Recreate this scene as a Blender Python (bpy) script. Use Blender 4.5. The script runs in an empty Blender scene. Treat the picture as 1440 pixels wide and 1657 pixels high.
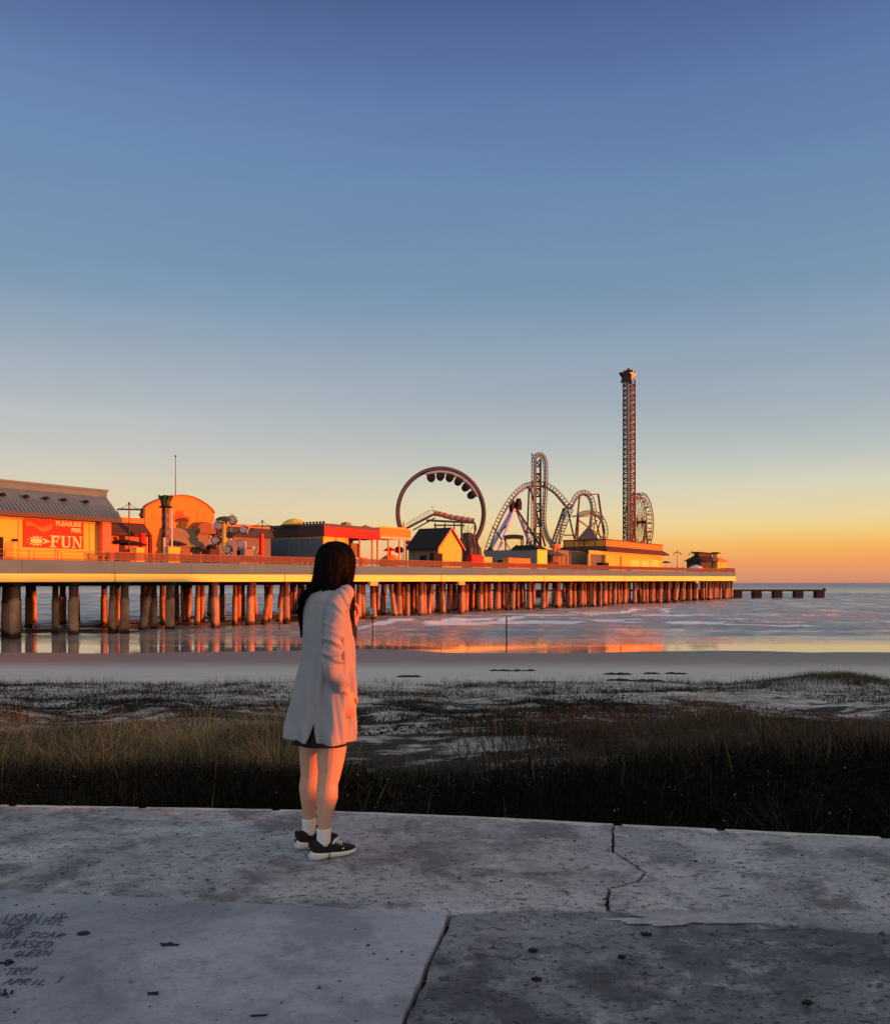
import bpy, bmesh, math, random
import numpy as np
from mathutils import Vector, Matrix
random.seed(7); RNG = np.random.default_rng(11)
SC = bpy.context.scene; COL = SC.collection
R = math.radians
# ---------------------------------------------------------------- camera, world, sun
F = 1400.0; CX = 720.0; HY = 943.0; HC = 6.5            # focal length / horizon of the photograph, eye height over the sea
cam = bpy.data.cameras.new('camera'); camo = bpy.data.objects.new('camera', cam); COL.objects.link(camo)
camo.location = (0, 0, HC); camo.rotation_euler = (R(90), 0, 0)
cam.sensor_fit = 'HORIZONTAL'; cam.sensor_width = 36; cam.lens = 36*F/1440; cam.shift_y = 114.5/1440
cam.clip_start = .05; cam.clip_end = 60000
SC.camera = camo
SC.view_settings.view_transform = 'Standard'; SC.view_settings.look = 'None'
SC.view_settings.exposure = .8; SC.view_settings.gamma = 1
SUN_AZ = R(98); SUN_EL = R(1.7)
SDIR = Vector((math.sin(SUN_AZ)*math.cos(SUN_EL), math.cos(SUN_AZ)*math.cos(SUN_EL), math.sin(SUN_EL)))
def lin(c):
    return tuple((v/255/12.92 if v/255 <= .04045 else ((v/255+.055)/1.055)**2.4) for v in c)
world = bpy.data.worlds.new("World"); SC.world = world; world.use_nodes = True
wt = world.node_tree; wt.nodes.clear()
def wn(t, **k):
    n = wt.nodes.new(t)
    for a, b in k.items(): setattr(n, a, b)
    return n
tc = wn('ShaderNodeTexCoord'); sep = wn('ShaderNodeSeparateXYZ'); wt.links.new(tc.outputs['Generated'], sep.inputs[0])
def ramp(pts):
    r = wn('ShaderNodeValToRGB'); cr = r.color_ramp; cr.interpolation = 'LINEAR'
    while len(cr.elements) < len(pts): cr.elements.new(.5)
    for e, (p, c) in zip(cr.elements, pts):
        e.position = p; e.color = (*lin(c), 1)
    wt.links.new(sep.outputs['Z'], r.inputs[0]); return r
ra = ramp([(0, (226,164,120)), (.035, (234,196,148)), (.085, (222,206,172)), (.136, (201,199,190)), (.17, (188,191,191)), (.20, (174,182,188)),
           (.264, (146,164,182)), (.302, (126,152,178)), (.362, (114,144,176)), (.417, (108,139,176)), (.469, (102,131,174)), (.516, (90,112,158)), (.558, (78,97,143)), (.62, (72,90,136)), (.75, (104,132,156)), (1, (114,146,168))])
rb = ramp([(0, (206,138,112)), (.009, (222,146,108)), (.022, (237,156,94)), (.035, (243,174,94)), (.049, (243,194,112)), (.062, (238,208,142)), (.082, (228,210,168)), (.108, (212,208,186)),
           (.134, (192,196,188)), (.16, (176,185,186)), (.198, (160,173,184)), (.26, (140,160,181)), (.302, (124,150,176)), (.362, (112,142,174)), (.417, (104,134,172)), (.469, (96,125,168)), (.516, (88,111,159)), (.558, (76,97,144)), (.62, (68,88,134)), (.75, (104,132,156)), (1, (114,146,168))])
mr = wn('ShaderNodeMapRange'); mr.interpolation_type = 'SMOOTHSTEP'
mr.inputs['From Min'].default_value = -.45; mr.inputs['From Max'].default_value = .42
wt.links.new(sep.outputs['X'], mr.inputs['Value'])
mx = wn('ShaderNodeMix', data_type='RGBA'); wt.links.new(mr.outputs[0], mx.inputs[0])
wt.links.new(ra.outputs[0], mx.inputs[6]); wt.links.new(rb.outputs[0], mx.inputs[7])
sky = wn('ShaderNodeTexSky', sky_type='NISHITA', sun_disc=False); sky.sun_elevation = SUN_EL; sky.sun_rotation = SUN_AZ
sky.air_density = 1.0; sky.dust_density = .6; sky.ozone_density = 2.0
bgn = wn('ShaderNodeBackground'); bgn.inputs[1].default_value = .010; wt.links.new(sky.outputs[0], bgn.inputs[0])
bga = wn('ShaderNodeBackground'); bga.inputs[1].default_value = .565; 
# the sky behind the viewer, opposite the view, is the brighter pearly evening side
mrb = wn('ShaderNodeMapRange'); mrb.interpolation_type = 'SMOOTHSTEP'; mrb.inputs['From Min'].default_value = .25; mrb.inputs['From Max'].default_value = -.55
wt.links.new(sep.outputs['Y'], mrb.inputs['Value']); mx2 = wn('ShaderNodeMix', data_type='RGBA'); wt.links.new(mrb.outputs[0], mx2.inputs[0])
wt.links.new(mx.outputs[2], mx2.inputs[6]); mx2.inputs[7].default_value = (.50, .57, .60, 1); 
# warm glow round the low sun, thin uneven haze streaks over the rest
dn = wn('ShaderNodeVectorMath', operation='DOT_PRODUCT'); wt.links.new(tc.outputs['Generated'], dn.inputs[0]); dn.inputs[1].default_value = tuple(SDIR)
mg = wn('ShaderNodeMapRange'); mg.interpolation_type = 'SMOOTHSTEP'; mg.inputs['From Min'].default_value = .42; mg.inputs['From Max'].default_value = .98; wt.links.new(dn.outputs['Value'], mg.inputs['Value'])
mx3 = wn('ShaderNodeMix', data_type='RGBA'); wt.links.new(mg.outputs[0], mx3.inputs[0]); wt.links.new(mx2.outputs[2], mx3.inputs[6]); mx3.inputs[7].default_value = (.85, .40, .17, 1)
mpz = wn('ShaderNodeMapping'); mpz.inputs['Scale'].default_value = (.9, .9, 9); wt.links.new(tc.outputs['Generated'], mpz.inputs[0])
nzs = wn('ShaderNodeTexNoise'); nzs.inputs['Scale'].default_value = 2.6; nzs.inputs['Detail'].default_value = 6; nzs.inputs['Roughness'].default_value = .55; wt.links.new(mpz.outputs[0], nzs.inputs['Vector'])
mrz = wn('ShaderNodeMapRange'); mrz.inputs['From Min'].default_value = .3; mrz.inputs['From Max'].default_value = .7; mrz.inputs['To Min'].default_value = .965; mrz.inputs['To Max'].default_value = 1.03; wt.links.new(nzs.outputs['Fac'], mrz.inputs['Value'])
hz = wn('ShaderNodeHueSaturation'); wt.links.new(mrz.outputs[0], hz.inputs['Value']); wt.links.new(mx3.outputs[2], hz.inputs['Color']); wt.links.new(hz.outputs[0], bga.inputs[0])
ads = wn('ShaderNodeAddShader'); wo = wn('ShaderNodeOutputWorld')
wt.links.new(bgn.outputs[0], ads.inputs[0]); wt.links.new(bga.outputs[0], ads.inputs[1]); wt.links.new(ads.outputs[0], wo.inputs[0])
sl = bpy.data.lights.new('sun', 'SUN'); slo = bpy.data.objects.new('sun', sl); COL.objects.link(slo)
sl.energy = 5.0; sl.angle = R(.5); sl.color = (1, .16, .028)
slo.rotation_euler = SDIR.to_track_quat('Z', 'Y').to_euler(); slo.location = (60, 10, 30)
# ---------------------------------------------------------------- materials
MATS = {}
def M(name, col, rough=.7, var=.12, scale=3.0, bump=0.0, metal=0.0, col2=None, detail=4, spec=.4, stretch=None, island=0.0, bscale=None):
    """col is sRGB 0-255 of the bare material; gentle procedural mottling"""
    if name in MATS: return MATS[name]
    m = bpy.data.materials.new(name); m.use_nodes = True; nt = m.node_tree; N = nt.nodes; L = nt.links
    b = N['Principled BSDF']; b.inputs['Roughness'].default_value = rough; b.inputs['Metallic'].default_value = metal
    b.inputs['Specular IOR Level'].default_value = spec
    c = lin(col)
    tcx = N.new('ShaderNodeTexCoord'); mp = N.new('ShaderNodeMapping'); L.new(tcx.outputs['Object'], mp.inputs[0])
    if stretch: mp.inputs['Scale'].default_value = stretch
    nz = N.new('ShaderNodeTexNoise'); nz.inputs['Scale'].default_value = scale; nz.inputs['Detail'].default_value = detail
    nz.inputs['Roughness'].default_value = .6
    L.new(mp.outputs[0], nz.inputs['Vector'])
    r = N.new('ShaderNodeMapRange'); r.inputs['From Min'].default_value = .3; r.inputs['From Max'].default_value = .7
    L.new(nz.outputs['Fac'], r.inputs['Value'])
    mxx = N.new('ShaderNodeMix'); mxx.data_type = 'RGBA'; L.new(r.outputs[0], mxx.inputs[0])
    c2 = lin(col2) if col2 else tuple(min(1, v*(1+var)) for v in c)
    c1 = c if col2 else tuple(v*(1-var) for v in c)
    mxx.inputs[6].default_value = (*c1, 1); mxx.inputs[7].default_value = (*c2, 1)
    out = mxx.outputs[2]
    if island:
        g = N.new('ShaderNodeNewGeometry'); hs = N.new('ShaderNodeHueSaturation')
        m2 = N.new('ShaderNodeMapRange'); m2.inputs['To Min'].default_value = 1-island; m2.inputs['To Max'].default_value = 1+island
        L.new(g.outputs['Random Per Island'], m2.inputs['Value']); L.new(m2.outputs[0], hs.inputs['Value'])
        L.new(out, hs.inputs['Color']); out = hs.outputs[0]
    L.new(out, b.inputs['Base Color'])
    if bump:
        bp = N.new('ShaderNodeBump'); bp.inputs['Strength'].default_value = bump; bp.inputs['Distance'].default_value = .02
        nb = N.new('ShaderNodeTexNoise'); nb.inputs['Scale'].default_value = bscale or scale*4; nb.inputs['Detail'].default_value = 5
        L.new(mp.outputs[0], nb.inputs['Vector']); L.new(nb.outputs['Fac'], bp.inputs['Height']); L.new(bp.outputs[0], b.inputs['Normal'])
    MATS[name] = m; return m
# ---------------------------------------------------------------- mesh builder
def tag(o, label=None, cat=None, group=None, kind=None):
    if label: o['label'] = label
    if cat: o['category'] = cat
    if group: o['group'] = group
    if kind: o['kind'] = kind
    return o
UA = math.atan2(247, 166); UX = Vector((math.cos(UA), math.sin(UA))); NX = Vector((-math.sin(UA), math.cos(UA)))
P0 = Vector((-50.4, 98.0))
PM = Matrix.Translation((P0.x, P0.y, 0)) @ Matrix.Rotation(UA, 4, 'Z')   # pier frame: x along the pier, y across it away from the camera
PMI = PM.inverted()
class MB:
    def __init__(s): s.v = []; s.f = []; s.g = []
    def add(s, vs, fs):
        n = len(s.v); s.v += [tuple(p) for p in vs]; s.f += [tuple(i+n for i in f) for f in fs]; s.g.append((n, len(s.v), len(s.f)-len(fs), len(s.f)))
    def box(s, a, b):
        x0,y0,z0 = a; x1,y1,z1 = b
        s.add([(x0,y0,z0),(x1,y0,z0),(x1,y1,z0),(x0,y1,z0),(x0,y0,z1),(x1,y0,z1),(x1,y1,z1),(x0,y1,z1)],
              [(0,3,2,1),(4,5,6,7),(0,1,5,4),(1,2,6,5),(2,3,7,6),(3,0,4,7)]); return s
    def beam(s, p, q, w, h=None, up=(0,0,1)):
        p = Vector(p); q = Vector(q); h = h or w; d = (q-p)
        if d.length < 1e-6: return s
        d.normalize(); u = Vector(up)
        if abs(d.dot(u)) > .98: u = Vector((1,0,0))
        sd = d.cross(u).normalized(); u = sd.cross(d).normalized()
        vs = [c + sd*(a*w/2) + u*(b*h/2) for c in (p, q) for a, b in ((-1,-1),(1,-1),(1,1),(-1,1))]
        s.add(vs, [(0,3,2,1),(4,5,6,7),(0,1,5,4),(1,2,6,5),(2,3,7,6),(3,0,4,7)]); return s
    def rings(s, rs, cap=True, close=True):
        n = len(rs[0]); vs = [p for r in rs for p in r]; fs = []
        for i in range(len(rs)-1):
            for j in range(n if close else n-1):
                k = (j+1) % n
                fs.append((i*n+j, i*n+k, (i+1)*n+k, (i+1)*n+j))
        if cap:
            fs.append(tuple(range(n))[::-1]); fs.append(tuple((len(rs)-1)*n+j for j in range(n)))
        s.add(vs, fs); return s
    def tube(s, pts, rad, n=8, cap=True):
        pts = [Vector(p) for p in pts]; rs = []; prev = None
        for i, p in enumerate(pts):
            t = (pts[min(i+1, len(pts)-1)] - pts[max(i-1, 0)]).normalized()
            if prev is None:
                u = Vector((0,0,1)) if abs(t.z) < .9 else Vector((1,0,0))
                a = t.cross(u).normalized()
            else: a = (prev - t*prev.dot(t)).normalized()
            prev = a; b = t.cross(a)
            r = rad[i] if hasattr(rad, '__len__') else rad
            rs.append([p + (a*math.cos(2*math.pi*k/n) + b*math.sin(2*math.pi*k/n))*r for k in range(n)])
        return s.rings(rs, cap)
    def lathe(s, c, prof, n=16, ax='z'):
        c = Vector(c); rs = []
        for r, h in prof:
            rs.append([c + (Vector((r*math.cos(2*math.pi*k/n), r*math.sin(2*math.pi*k/n), h)) if ax == 'z' else
                            Vector((r*math.cos(2*math.pi*k/n), -h, r*math.sin(2*math.pi*k/n)))) for k in range(n)])
        return s.rings(rs)
    def prism(s, poly, off):
        off = Vector(off); a = [Vector(p) for p in poly]; n = len(a)
        s.add(a + [p+off for p in a], [tuple(range(n))[::-1], tuple(range(n, 2*n))] + [(i, (i+1) % n, (i+1) % n+n, i+n) for i in range(n)]); return s
    def build(s, name, mat, parent=None, smooth=False, base=None):
        me = bpy.data.meshes.new(name)
        b = Vector(base if base is not None else (parent.get('_b', (0,0,0)) if parent else (0,0,0)))
        me.from_pydata([(p[0]-b.x, p[1]-b.y, p[2]-b.z) for p in s.v], [], s.f)
        bm = bmesh.new(); bm.from_mesh(me); bmesh.ops.recalc_face_normals(bm, faces=bm.faces)
        bm.to_mesh(me); bm.free()
        me.materials.append(mat)
        if smooth: me.polygons.foreach_set('use_smooth', [True]*len(me.polygons))
        o = bpy.data.objects.new(name, me); COL.objects.link(o)
        if parent: o.parent = parent
        o['_b'] = tuple(b); BASES.append(o)
        return o
def build_each(mb, name, mat, parent):
    """every piece that was added to the builder becomes a part of its own"""
    for a, b, c, d in mb.g:
        m2 = MB(); m2.v = mb.v[a:b]; m2.f = [tuple(i-a for i in f) for f in mb.f[c:d]]; m2.build(name, mat, parent)
BASES = []
def thing(name, label, cat, base=(0,0,0), group=None, frame='pier', kind=None, rz=0):
    """Empty at the thing's base; its meshes are written in absolute coordinates of the frame"""
    o = bpy.data.objects.new(name, None); COL.objects.link(o); o.empty_display_size = .5
    b = Vector(base); o['_b'] = tuple(b); BASES.append(o)
    if frame == 'pier':
        o.matrix_world = PM @ Matrix.Translation(b)
    else: o.location = b; o.rotation_euler = (0, 0, rz)
    return tag(o, label, cat, group, kind)
def copy_tree(o, parent=None):
    c = o.copy(); COL.objects.link(c)
    if parent: c.parent = parent
    for ch in [x for x in bpy.data.objects if x.parent == o]: copy_tree(ch, c)
    return c
def fastmesh(name, V, Q, mat, parent=None, smooth=False, tri=False, attr=None):
    me = bpy.data.meshes.new(name); k = 3 if tri else 4
    me.vertices.add(len(V)); me.vertices.foreach_set('co', np.asarray(V, dtype=np.float32).ravel())
    Q = np.asarray(Q, dtype=np.int32)
    me.loops.add(Q.size); me.loops.foreach_set('vertex_index', Q.ravel())
    me.polygons.add(len(Q)); me.polygons.foreach_set('loop_start', np.arange(0, Q.size, k, dtype=np.int32))
    me.polygons.foreach_set('loop_total', np.full(len(Q), k, dtype=np.int32))
    if smooth: me.polygons.foreach_set('use_smooth', np.ones(len(Q), dtype=bool))
    if attr:
        for an, av in attr.items():
            a = me.attributes.new(an, 'FLOAT', 'POINT'); a.data.foreach_set('value', np.asarray(av, dtype=np.float32))
    me.update(calc_edges=True); me.validate(); me.materials.append(mat)
    o = bpy.data.objects.new(name, me); COL.objects.link(o)
    if parent: o.parent = parent
    return o
# ------- where a pixel of the photograph lands, for measuring the place off the picture
def Sx(x, w=0.0):
    r = (x-CX)/F
    return ((P0.y + w*NX.y)*r - P0.x - w*NX.x) / (UX.x - r*UX.y)
def Wx(x, s):
    r = (x-CX)/F
    return (r*(P0.y + s*UX.y) - P0.x - s*UX.x) / (NX.x - r*NX.y)
def Yof(s, w): return P0.y + s*UX.y + w*NX.y
def Zy(y, s, w=0.0): return HC + (HY-y)/F*Yof(s, w)
def PXY(x, y, Y):
    p = PMI @ Vector(((x-CX)/F*Y, Y, HC + (HY-y)/F*Y)); return p
def zd(s): return 9.16 + .0052*s
def zb(s): return 6.57 + .00225*s
def zg(s): return 7.55 + .0049*s
def catmull(pts, n=6):
    P = [Vector(p) for p in pts]; P = [P[0]*2-P[1]] + P + [P[-1]*2-P[-2]]; out = []
    for i in range(1, len(P)-2):
        for k in range(n):
            t = k/n; a, b, c, d = P[i-1:i+3]
            out.append(.5*((2*b) + (c-a)*t + (2*a-5*b+4*c-d)*t*t + (3*b-a-3*c+d)*t**3))
    out.append(P[-2]); return out
# ================================================================ SETTING
def fbm(x, y, f, seed=0, o=4):
    """smooth value noise, numpy"""
    r = np.zeros_like(x, dtype=float); a = 1; tot = 0
    for k in range(o):
        X = x*f*2**k + seed*17.3 + k*7.1; Y = y*f*2**k + seed*9.7 - k*3.3
        xi = np.floor(X); yi = np.floor(Y); u = X-xi; v = Y-yi; u = u*u*(3-2*u); v = v*v*(3-2*v)
        def h(i, j):
            q = np.sin(i*127.1 + j*311.7 + seed*1.3)*43758.5453; return q-np.floor(q)
        n = (h(xi,yi)*(1-u)+h(xi+1,yi)*u)*(1-v) + (h(xi,yi+1)*(1-u)+h(xi+1,yi+1)*u)*v
        r += a*n; tot += a; a *= .5
    return r/tot
PROFY = [0, 4, 6, 8, 12, 16, 20, 26, 33, 40, 46, 54, 62, 72, 80, 90, 110, 160]
PROFZ = [3.1, 3.1, 3.2, 3.4, 3.72, 3.5, 3.1, 2.55, 2.05, 1.6, 1.15, .72, .42, .16, .02, -.12, -.6, -3]
def hterr(X, Y):
    X = np.asarray(X, dtype=float); Y = np.asarray(Y, dtype=float)
    z = np.interp(Y, PROFY, PROFZ)
    dune = np.exp(-((Y-27)/15.)**2)
    z = z + dune*((fbm(X, Y, .16, 3, 3)-.5)*1.1 + (fbm(X, Y*1.4, .5, 5, 3)-.5)*.45)
    z = z + np.exp(-((Y-58)/14)**2)*(fbm(X*.3, Y, .35, 8, 3)-.5)*.10
    z = z + np.exp(-((Y-81)/7)**2)*((fbm(X, Y*0, .06, 12, 4)-.5)*.16)
    z = z + np.exp(-((Y-14)/4.)**2)*(fbm(X, Y, .20, 7, 3)-.5)*.6
    z = z + 1.9*np.exp(-((X-(.62*Y+10))/3.6)**2)*np.clip((26-np.abs(Y-40))/8, 0, 1)  # ridge added out of view on the right to shade dune and beach
    z = z + .6*np.exp(-(((X-18.5)/2.8)**2 + ((Y-41)/2.5)**2))          # low hummock on the right
    return z
xs = np.concatenate([np.linspace(-420, -62, 30), np.arange(-60, 62, .42), np.linspace(64, 460, 32)])
ys = np.concatenate([np.arange(4.2, 46, .30), np.arange(46, 76, 1.0), np.arange(76, 92, .25), np.arange(92, 100, 1.0), np.linspace(102, 160, 10)])
GX, GY = np.meshgrid(xs, ys); GZ = hterr(GX, GY)
def gridfaces(nr, nc):
    i = np.arange(nr-1)[:, None]*nc + np.arange(nc-1)[None, :]
    return np.stack([i, i+1, i+nc+1, i+nc], -1).reshape(-1, 4)
def sand_mat():
    m = bpy.data.materials.new('beach_sand'); m.use_nodes = True; nt = m.node_tree; N = nt.nodes; L = nt.links; b = N['Principled BSDF']
    g = N.new('ShaderNodeNewGeometry'); sp = N.new('ShaderNodeSeparateXYZ'); L.new(g.outputs['Position'], sp.inputs[0])
    mp = N.new('ShaderNodeMapping'); mp.inputs['Scale'].default_value = (.35, 1, 1); L.new(g.outputs['Position'], mp.inputs[0])
    n1 = N.new('ShaderNodeTexNoise'); n1.inputs['Scale'].default_value = .55; n1.inputs['Detail'].default_value = 7; n1.inputs['Roughness'].default_value = .65; L.new(mp.outputs[0], n1.inputs['Vector'])
    n2 = N.new('ShaderNodeTexNoise'); n2.inputs['Scale'].default_value = 9; n2.inputs['Detail'].default_value = 5; L.new(g.outputs['Position'], n2.inputs['Vector'])
    # wetness from distance to the water, broken by noise
    ad = N.new('ShaderNodeMath'); ad.operation = 'MULTIPLY_ADD'; ad.inputs[1].default_value = 9; L.new(n1.outputs['Fac'], ad.inputs[0]); L.new(sp.outputs['Y'], ad.inputs[2])
    wet = N.new('ShaderNodeMapRange'); wet.interpolation_type = 'SMOOTHSTEP'; wet.inputs['From Min'].default_value = 62; wet.inputs['From Max'].default_value = 76; L.new(ad.outputs[0], wet.inputs['Value'])
    dry = N.new('ShaderNodeMix'); dry.data_type = 'RGBA'; dry.inputs[6].default_value = (.46,.42,.37,1); dry.inputs[7].default_value = (.78,.72,.65,1); L.new(n1.outputs['Fac'], dry.inputs[0])
    wc = N.new('ShaderNodeMix'); wc.data_type = 'RGBA'; wc.inputs[7].default_value = (.20,.185,.17,1); L.new(dry.outputs[2], wc.inputs[6]); L.new(wet.outputs[0], wc.inputs[0])
    n4 = N.new('ShaderNodeTexNoise'); n4.inputs['Scale'].default_value = 2.2; n4.inputs['Detail'].default_value = 9; n4.inputs['Roughness'].default_value = .75; L.new(mp.outputs[0], n4.inputs['Vector'])
    z4 = N.new('ShaderNodeMapRange'); z4.inputs['From Min'].default_value = 49; z4.inputs['From Max'].default_value = 38; z4.inputs['To Max'].default_value = .85; L.new(sp.outputs['Y'], z4.inputs['Value'])
    q4 = N.new('ShaderNodeMapRange'); q4.inputs['From Min'].default_value = .40; q4.inputs['From Max'].default_value = .60; L.new(n4.outputs['Fac'], q4.inputs['Value'])
    f4 = N.new('ShaderNodeMath'); f4.operation = 'MULTIPLY'; L.new(z4.outputs[0], f4.inputs[0]); L.new(q4.outputs[0], f4.inputs[1])
    w4 = N.new('ShaderNodeMix'); w4.data_type = 'RGBA'; w4.inputs[7].default_value = (.12,.11,.09,1); L.new(wc.outputs[2], w4.inputs[6]); L.new(f4.outputs[0], w4.inputs[0]); wc = w4
    # dark creeping vegetation patches and litter on the dune
    n3 = N.new('ShaderNodeTexNoise'); n3.inputs['Scale'].default_value = .8; n3.inputs['Detail'].default_value = 8; n3.inputs['Roughness'].default_value = .72
    mp3 = N.new('ShaderNodeMapping'); mp3.inputs['Scale'].default_value = (.6, 1, 1); L.new(g.outputs['Position'], mp3.inputs[0]); L.new(mp3.outputs[0], n3.inputs['Vector'])
    zone = N.new('ShaderNodeMapRange'); zone.inputs['From Min'].default_value = 46; zone.inputs['From Max'].default_value = 28; zone.inputs['To Min'].default_value = -.30; zone.inputs['To Max'].default_value = .02; L.new(sp.outputs['Y'], zone.inputs['Value'])
    s3 = N.new('ShaderNodeMath'); s3.operation = 'ADD'; L.new(n3.outputs['Fac'], s3.inputs[0]); L.new(zone.outputs[0], s3.inputs[1])
    vm = N.new('ShaderNodeMapRange'); vm.inputs['From Min'].default_value = .465; vm.inputs['From Max'].default_value = .53; L.new(s3.outputs[0], vm.inputs['Value'])
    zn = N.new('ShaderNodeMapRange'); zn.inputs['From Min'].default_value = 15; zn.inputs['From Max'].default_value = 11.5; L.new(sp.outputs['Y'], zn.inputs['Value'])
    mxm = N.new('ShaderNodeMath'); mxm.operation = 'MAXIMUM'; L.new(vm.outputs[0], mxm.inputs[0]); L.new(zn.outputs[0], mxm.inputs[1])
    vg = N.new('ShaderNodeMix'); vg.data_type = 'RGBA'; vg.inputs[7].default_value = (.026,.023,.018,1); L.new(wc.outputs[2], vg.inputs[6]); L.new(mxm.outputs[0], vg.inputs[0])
    L.new(vg.outputs[2], b.inputs['Base Color'])
    rr = N.new('ShaderNodeMapRange'); rr.inputs['To Min'].default_value = .95; rr.inputs['To Max'].default_value = .55; L.new(wet.outputs[0], rr.inputs['Value']); L.new(rr.outputs[0], b.inputs['Roughness'])
    b.inputs['Specular IOR Level'].default_value = .25
    hm = N.new('ShaderNodeMath'); hm.operation = 'MULTIPLY_ADD'; hm.inputs[1].default_value = .35; L.new(n2.outputs['Fac'], hm.inputs[0]); L.new(n1.outputs['Fac'], hm.inputs[2])
    bs = N.new('ShaderNodeMapRange'); bs.inputs['To Min'].default_value = .9; bs.inputs['To Max'].default_value = .08; L.new(wet.outputs[0], bs.inputs['Value'])
    bp = N.new('ShaderNodeBump'); bp.inputs['Distance'].default_value = .25; L.new(bs.outputs[0], bp.inputs['Strength']); L.new(hm.outputs[0], bp.inputs['Height']); L.new(bp.outputs[0], b.inputs['Normal'])
    return m
o = fastmesh('beach', np.stack([GX, GY, GZ], -1).reshape(-1, 3), gridfaces(len(ys), len(xs)), sand_mat(), smooth=True)
tag(o, kind='structure')
# ---- sea
yy = [70.0]
while yy[-1] < 230: yy.append(yy[-1] + .45)
while yy[-1] < 520: yy.append(yy[-1] + .9)
while yy[-1] < 30000: yy.append(yy[-1]*1.018 + .2)
yy = np.array(yy); rr_ = np.linspace(-1.15, 1.15, 470)
WXX = rr_[None, :]*(yy[:, None]+50); WYY = np.repeat(yy[:, None], len(rr_), 1)
ph = WYY + 8*(fbm(WXX, WYY, .03, 1, 3)-.5)*1.8 + .03*WXX
amp = np.interp(WYY, [84, 96, 104, 118, 200, 520, 1200], [0, .012, .14, .42, .50, .62, 0])
def crestf(lam): sw = (ph % lam)/lam; return np.exp(-((sw-.5)/.16)**2) - .35
k2 = np.clip((WYY-180)/120, 0, 1); crest = crestf(11.)*(1-k2) + crestf(26.)*k2
mod = fbm(WXX, WYY, .05, 2, 3)
Zw = amp*(crest*(.2+1.5*mod)*1.2 + (fbm(WXX*.6, WYY*1.6, .30, 4, 3)-.5)*1.1)
fo = np.clip((crest-.1)*1.5, 0, 1)*np.clip((mod-.46)*5, 0, 1)*np.interp(WYY, [98, 112, 125, 190, 240, 420], [0, .5, 1, .9, .45, 0])
for yc, sp_, sg, x0, x1 in ((121, .95, 1.5, -25, 60), (138, 1.0, 2.6, -16, 60), (150, 1.0, 2.0, 0, 70), (169, 1.0, 4, 10, 90), (196, .9, 4, 40, 100), (88.5, .62, .45, -70, 8), (101, .62, .8, -14, 30)):
    line = yc + .07*yc*(fbm(WXX, WYY*0, .07, yc, 5)-.5)
    fo = np.maximum(fo, sp_*np.exp(-((WYY-line)/sg)**2)*np.clip((WXX-x0)/12, 0, 1)*np.clip((x1-WXX)/18, 0, 1)*np.clip(fbm(WXX, WYY, .06, yc+1, 4)*2.6-.4, 0, 1))
for c0, sg in ((147, 2.6), (157, 2.2), (138, 1.2)):
    line = c0 + 1.05*WXX + 10*(fbm(WXX, WYY*0, .09, c0, 5)-.5)
    fo = np.maximum(fo, np.exp(-((WYY-line)/sg)**2)*np.clip((WXX+18)/8, 0, 1)*np.clip((78-WXX)/25, 0, 1)*np.clip(fbm(WXX, WYY, .12, c0, 4)*2.6-.45, 0, 1))
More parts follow.
